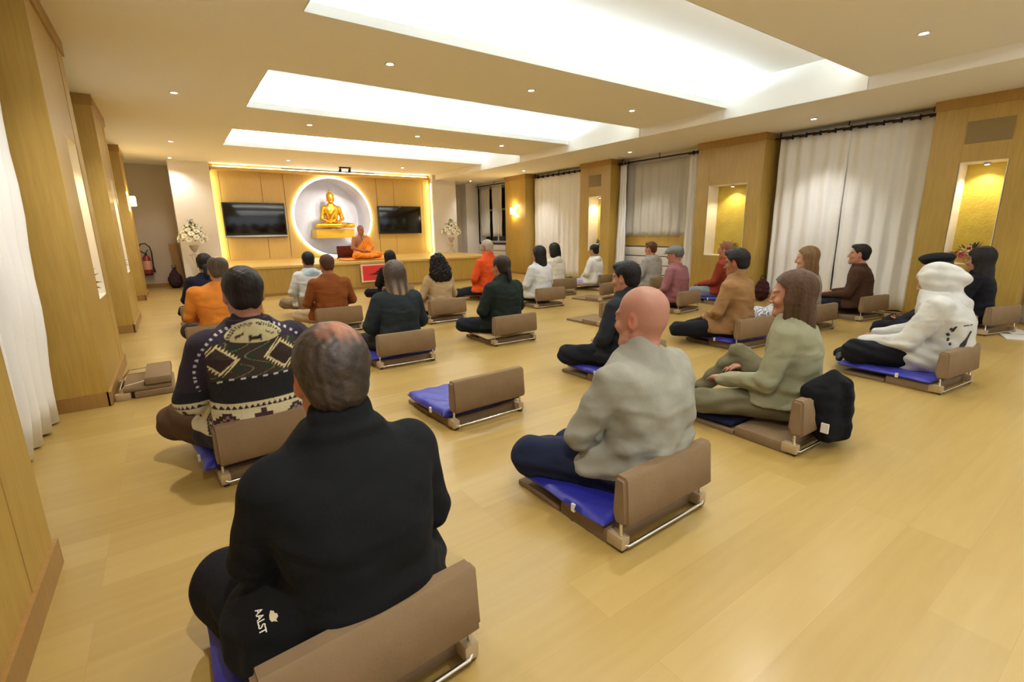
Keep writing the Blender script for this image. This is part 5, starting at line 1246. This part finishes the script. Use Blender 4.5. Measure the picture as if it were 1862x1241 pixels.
def lump(name, label, cat, loc, m, parts, bounds, h=0.012, disp=0.006):
    r = empty(name, loc, 0, label, cat)
    piece('cloth_body', r, m, bounds, h, parts, disp, 2.0); return r
bag = lump('backpack', 'dark purple backpack on the floor in the far left corner', 'bag', (0.0, YE - 0.42, 0), cloth('dark purple nylon', '#3a2830'), lambda F: (F.ell((0, 0, 0.17), (0.14, 0.11, 0.18)), F.ell((0, -0.08, 0.12), (0.10, 0.06, 0.09), k=0.03), F.cap((0, 0, 0.33), (0.02, 0, 0.44), 0.07, 0.03, 0.05)), ((-0.2, -0.2, -0.02), (0.2, 0.2, 0.52)))
bm = bmesh.new(); tube(bm, [(-0.03, 0, 0.45), (-0.02, 0, 0.51), (0.04, 0, 0.51), (0.05, 0, 0.44)], 0.008, 6); finish('strap', bm, M_black, bag, True)
bag = lump('backpack', 'dark maroon backpack at the foot of the wide niche column', 'bag', (7.60, 3.92, 0), cloth('dark maroon nylon', '#3a1c1c'), lambda F: (F.ell((0, 0, 0.17), (0.12, 0.10, 0.18)), F.ell((-0.07, 0, 0.12), (0.05, 0.08, 0.09), k=0.03)), ((-0.2, -0.2, -0.02), (0.2, 0.2, 0.42)))
bm = bmesh.new(); tube(bm, [(0, -0.03, 0.33), (0, -0.03, 0.39), (0, 0.03, 0.39), (0, 0.04, 0.33)], 0.007, 6); finish('strap', bm, M_black, bag, True)
# black puffer jacket hung over the corner of the fleece woman's chair
pj = lump('puffer_jacket', 'black puffer jacket draped behind the woman in the green fleece', 'jacket', (2.735, 0.985, 0), cloth('black nylon', '#0d0d10', 0.8),
          lambda F: (F.ell((0.0, 0.01, 0.22), (0.155, 0.060, 0.20)), F.ell((0.07, -0.02, 0.20), (0.09, 0.055, 0.16), k=0.05), F.ell((-0.10, 0.05, 0.31), (0.11, 0.05, 0.065), k=0.05), F.ell((0.0, -0.03, 0.11), (0.13, 0.045, 0.08), k=0.04), F.cap((0.02, -0.055, 0.34), (0.04, -0.065, 0.08), 0.025, 0.03, 0.02)), ((-0.32, -0.2, 0.015), (0.36, 0.2, 0.48)), 0.008, 0.004)
box('care_label', -0.145, -0.135, -0.055, -0.02, 0.12, 0.17, M_frame, pj)
# folded floor chair lying by the left column
fc = empty('floor_chair', (-0.46, 4.26, 0), 0, 'folded taupe floor chair lying by the second left column', 'floor chair', CH)
box('front_board', 0.10, 0.34, 0, 0.50, 0.0, 0.05, M_taupe, fc, 0.012); box('seat_pad', 0.04, 0.33, 0.01, 0.49, 0.052, 0.085, M_taupe, fc, 0.01)
box('backrest', 0.17, 0.335, 0.0, 0.50, 0.088, 0.145, M_taupe, fc, 0.014)
bm = bmesh.new(); tube(bm, [(0.18, 0.03, 0.12), (0.06, 0.03, 0.10), (0.015, 0.03, 0.055), (0.012, 0.25, 0.05), (0.015, 0.46, 0.06), (0.06, 0.46, 0.12), (0.18, 0.46, 0.125)], 0.0065, 8); finish('frame', bm, M_chrome, fc, True)
for y in (0.0, 0.42): box('bracket', -0.01, 0.08, y, y + 0.05, 0.0, 0.05, M_bracket, fc, 0.008)
# booklets lying by the right hand chair
for k, (x, y, a, lb) in enumerate(((6.98, 0.94, 20, 'white booklet on the floor under the far right floor chair, on top'), (7.34, 1.02, 38, 'white booklet on the floor beside the far right floor chair, further right'))):
    b_ = empty('booklet', (x, y, 0.0), R(a), lb, 'booklet', 'white booklets on the floor')
    box('pages', -0.15, 0.15, -0.105, 0.105, 0.0, 0.006 + 0.002 * k, mat('paper', '#d8d6cc', 0.8), b_); box('cover', -0.152, 0.152, -0.107, 0.107, 0.0065 + 0.002 * k, 0.008 + 0.002 * k, mat('white cover', '#c8c8c2', 0.7), b_)
# dark cable along the foot of the wide curtain
cb = empty('cable', (0, 0, 0), 0, 'dark brown cable along the floor at the foot of the wide white curtain', 'cable')
bm = bmesh.new(); tube(bm, [(7.70, 2.1, 0.006), (7.74, 2.5, 0.006), (7.72, 3.0, 0.006), (7.76, 3.4, 0.006), (7.72, 3.85, 0.006)], 0.006, 6); finish('cord', bm, M_rod, cb, True)

# ------------------------------------------------------------------ lettering and marks on clothing
bpy.context.view_layer.update()
def project(me, origin, t, u, targets, parent, name, m, off=0.0025):
    n = t.cross(u).normalized(); inv = parent.matrix_world.inverted(); trees = []
    for o in targets:
        b = bmesh.new(); b.from_mesh(o.data); b.transform(o.matrix_world); trees.append(BVHTree.FromBMesh(b)); b.free()
    for v in me.vertices:
        p = origin + t * v.co.x + u * v.co.y + n * 0.25; best = None
        for tr in trees:
            h = tr.ray_cast(p, -n, 0.6)
            if h[0] is not None and (best is None or h[3] < best[3]): best = h
        q = (best[0] + n * off) if best else origin + t * v.co.x + u * v.co.y
        v.co = inv @ q
    o = obj_me(name, me, m, parent); return o
def text_mesh(s, size, bold=0.0):
    c = bpy.data.curves.new('t', 'FONT'); c.body = s; c.size = size; c.offset = bold; c.align_x = 'CENTER'; o = bpy.data.objects.new('t', c); COL.objects.link(o)
    bpy.context.view_layer.update(); me = bpy.data.meshes.new_from_object(o.evaluated_get(bpy.context.evaluated_depsgraph_get())); bpy.data.objects.remove(o)
    bm = bmesh.new(); bm.from_mesh(me); bmesh.ops.triangulate(bm, faces=bm.faces); bmesh.ops.subdivide_edges(bm, edges=bm.edges, cuts=1); bm.to_mesh(me); bm.free(); return me
def blob_mesh(pts):
    bm = bmesh.new(); f = bm.faces.new([bm.verts.new((x, y, 0)) for x, y in pts]); bmesh.ops.triangulate(bm, faces=[f]); bmesh.ops.subdivide_edges(bm, edges=bm.edges, cuts=1)
    me = bpy.data.meshes.new('blob'); bm.to_mesh(me); bm.free(); return me
M_ink = mat('white print', '#e6e2d8', 0.7); M_gink = mat('cream print', '#cfc6a4', 0.7); M_dink = mat('dark print', '#26262a', 0.7)
rB = pB[0]; tg = [o for o in rB.children if o.name.split('.')[0] in ('jacket', 'trousers')]
tr = [o for o in rB.children if o.name.startswith('trousers')][0]
org = Vector(AO); t = Vector((0.0, -0.72, -0.70)).normalized(); u = Vector((1, 0, 0.0))
project(text_mesh('AALST', 0.020, 0.0004), org, t, u, tg, tr, 'lettering', M_ink)
lg = [(-0.022, 0.0), (-0.014, 0.012), (-0.004, 0.014), (0.0, 0.022), (0.012, 0.024), (0.02, 0.014), (0.03, 0.018), (0.022, 0.006), (0.020, -0.004), (0.008, -0.010), (-0.006, -0.008), (-0.014, -0.004)]
project(blob_mesh([(x * 0.6, y * 0.5) for x, y in lg]), org + u * 0.028 + t * 0.002, t, u, tg, tr, 'crest', M_gink)

# print on the back of the white hoodie
hoodie = [o for o in pH[0].children if o.name.startswith('hoodie')][0]
cr, cu = Vector((0.81767, -0.575495, -0.014876)), Vector((0.14163, 0.17605, 0.974139))
bb = bmesh.new(); bb.from_mesh(hoodie.data); bb.transform(hoodie.matrix_world); trh = BVHTree.FromBMesh(bb); bb.free()
fwd = Vector((0.557993, 0.798631, -0.225459)); dirv = (fwd * 868.72 + cr * (1752 - 931) - cu * (612 - 620.5)).normalized()
hit = trh.ray_cast(Vector((0, 0, CAMZ)), dirv)
if hit[0] is not None:
    o0 = hit[0]; k = (o0 - Vector((0, 0, CAMZ))).dot(fwd) / 868.72
    marks = [[(-19, 14), (-16, 18), (14, 22), (14, 20), (-14, 16), (-16, 8), (-19, 8)], [(12, 10), (8, 2), (2, -8), (-2, -14), (-3, -22), (3, -24), (8, -16), (9, -6), (13, 2), (16, 9)],
             [(-24, 5), (-21, 7), (-18, 2), (-21, 0)], [(-21, -3), (-18, -2), (-18, -8), (-21, -9)], [(-18, -12), (-15, -11), (-14, -16), (-17, -17)], [(-10, -26), (-6, -25), (-5, -29), (-9, -30)], [(-22, 14), (-20, 16), (-18, 12), (-20, 10)]]
    for mk in marks: project(blob_mesh([(x * k, y * k) for x, y in mk]), o0, cr, cu, [hoodie], hoodie, 'print', M_dink, 0.002)
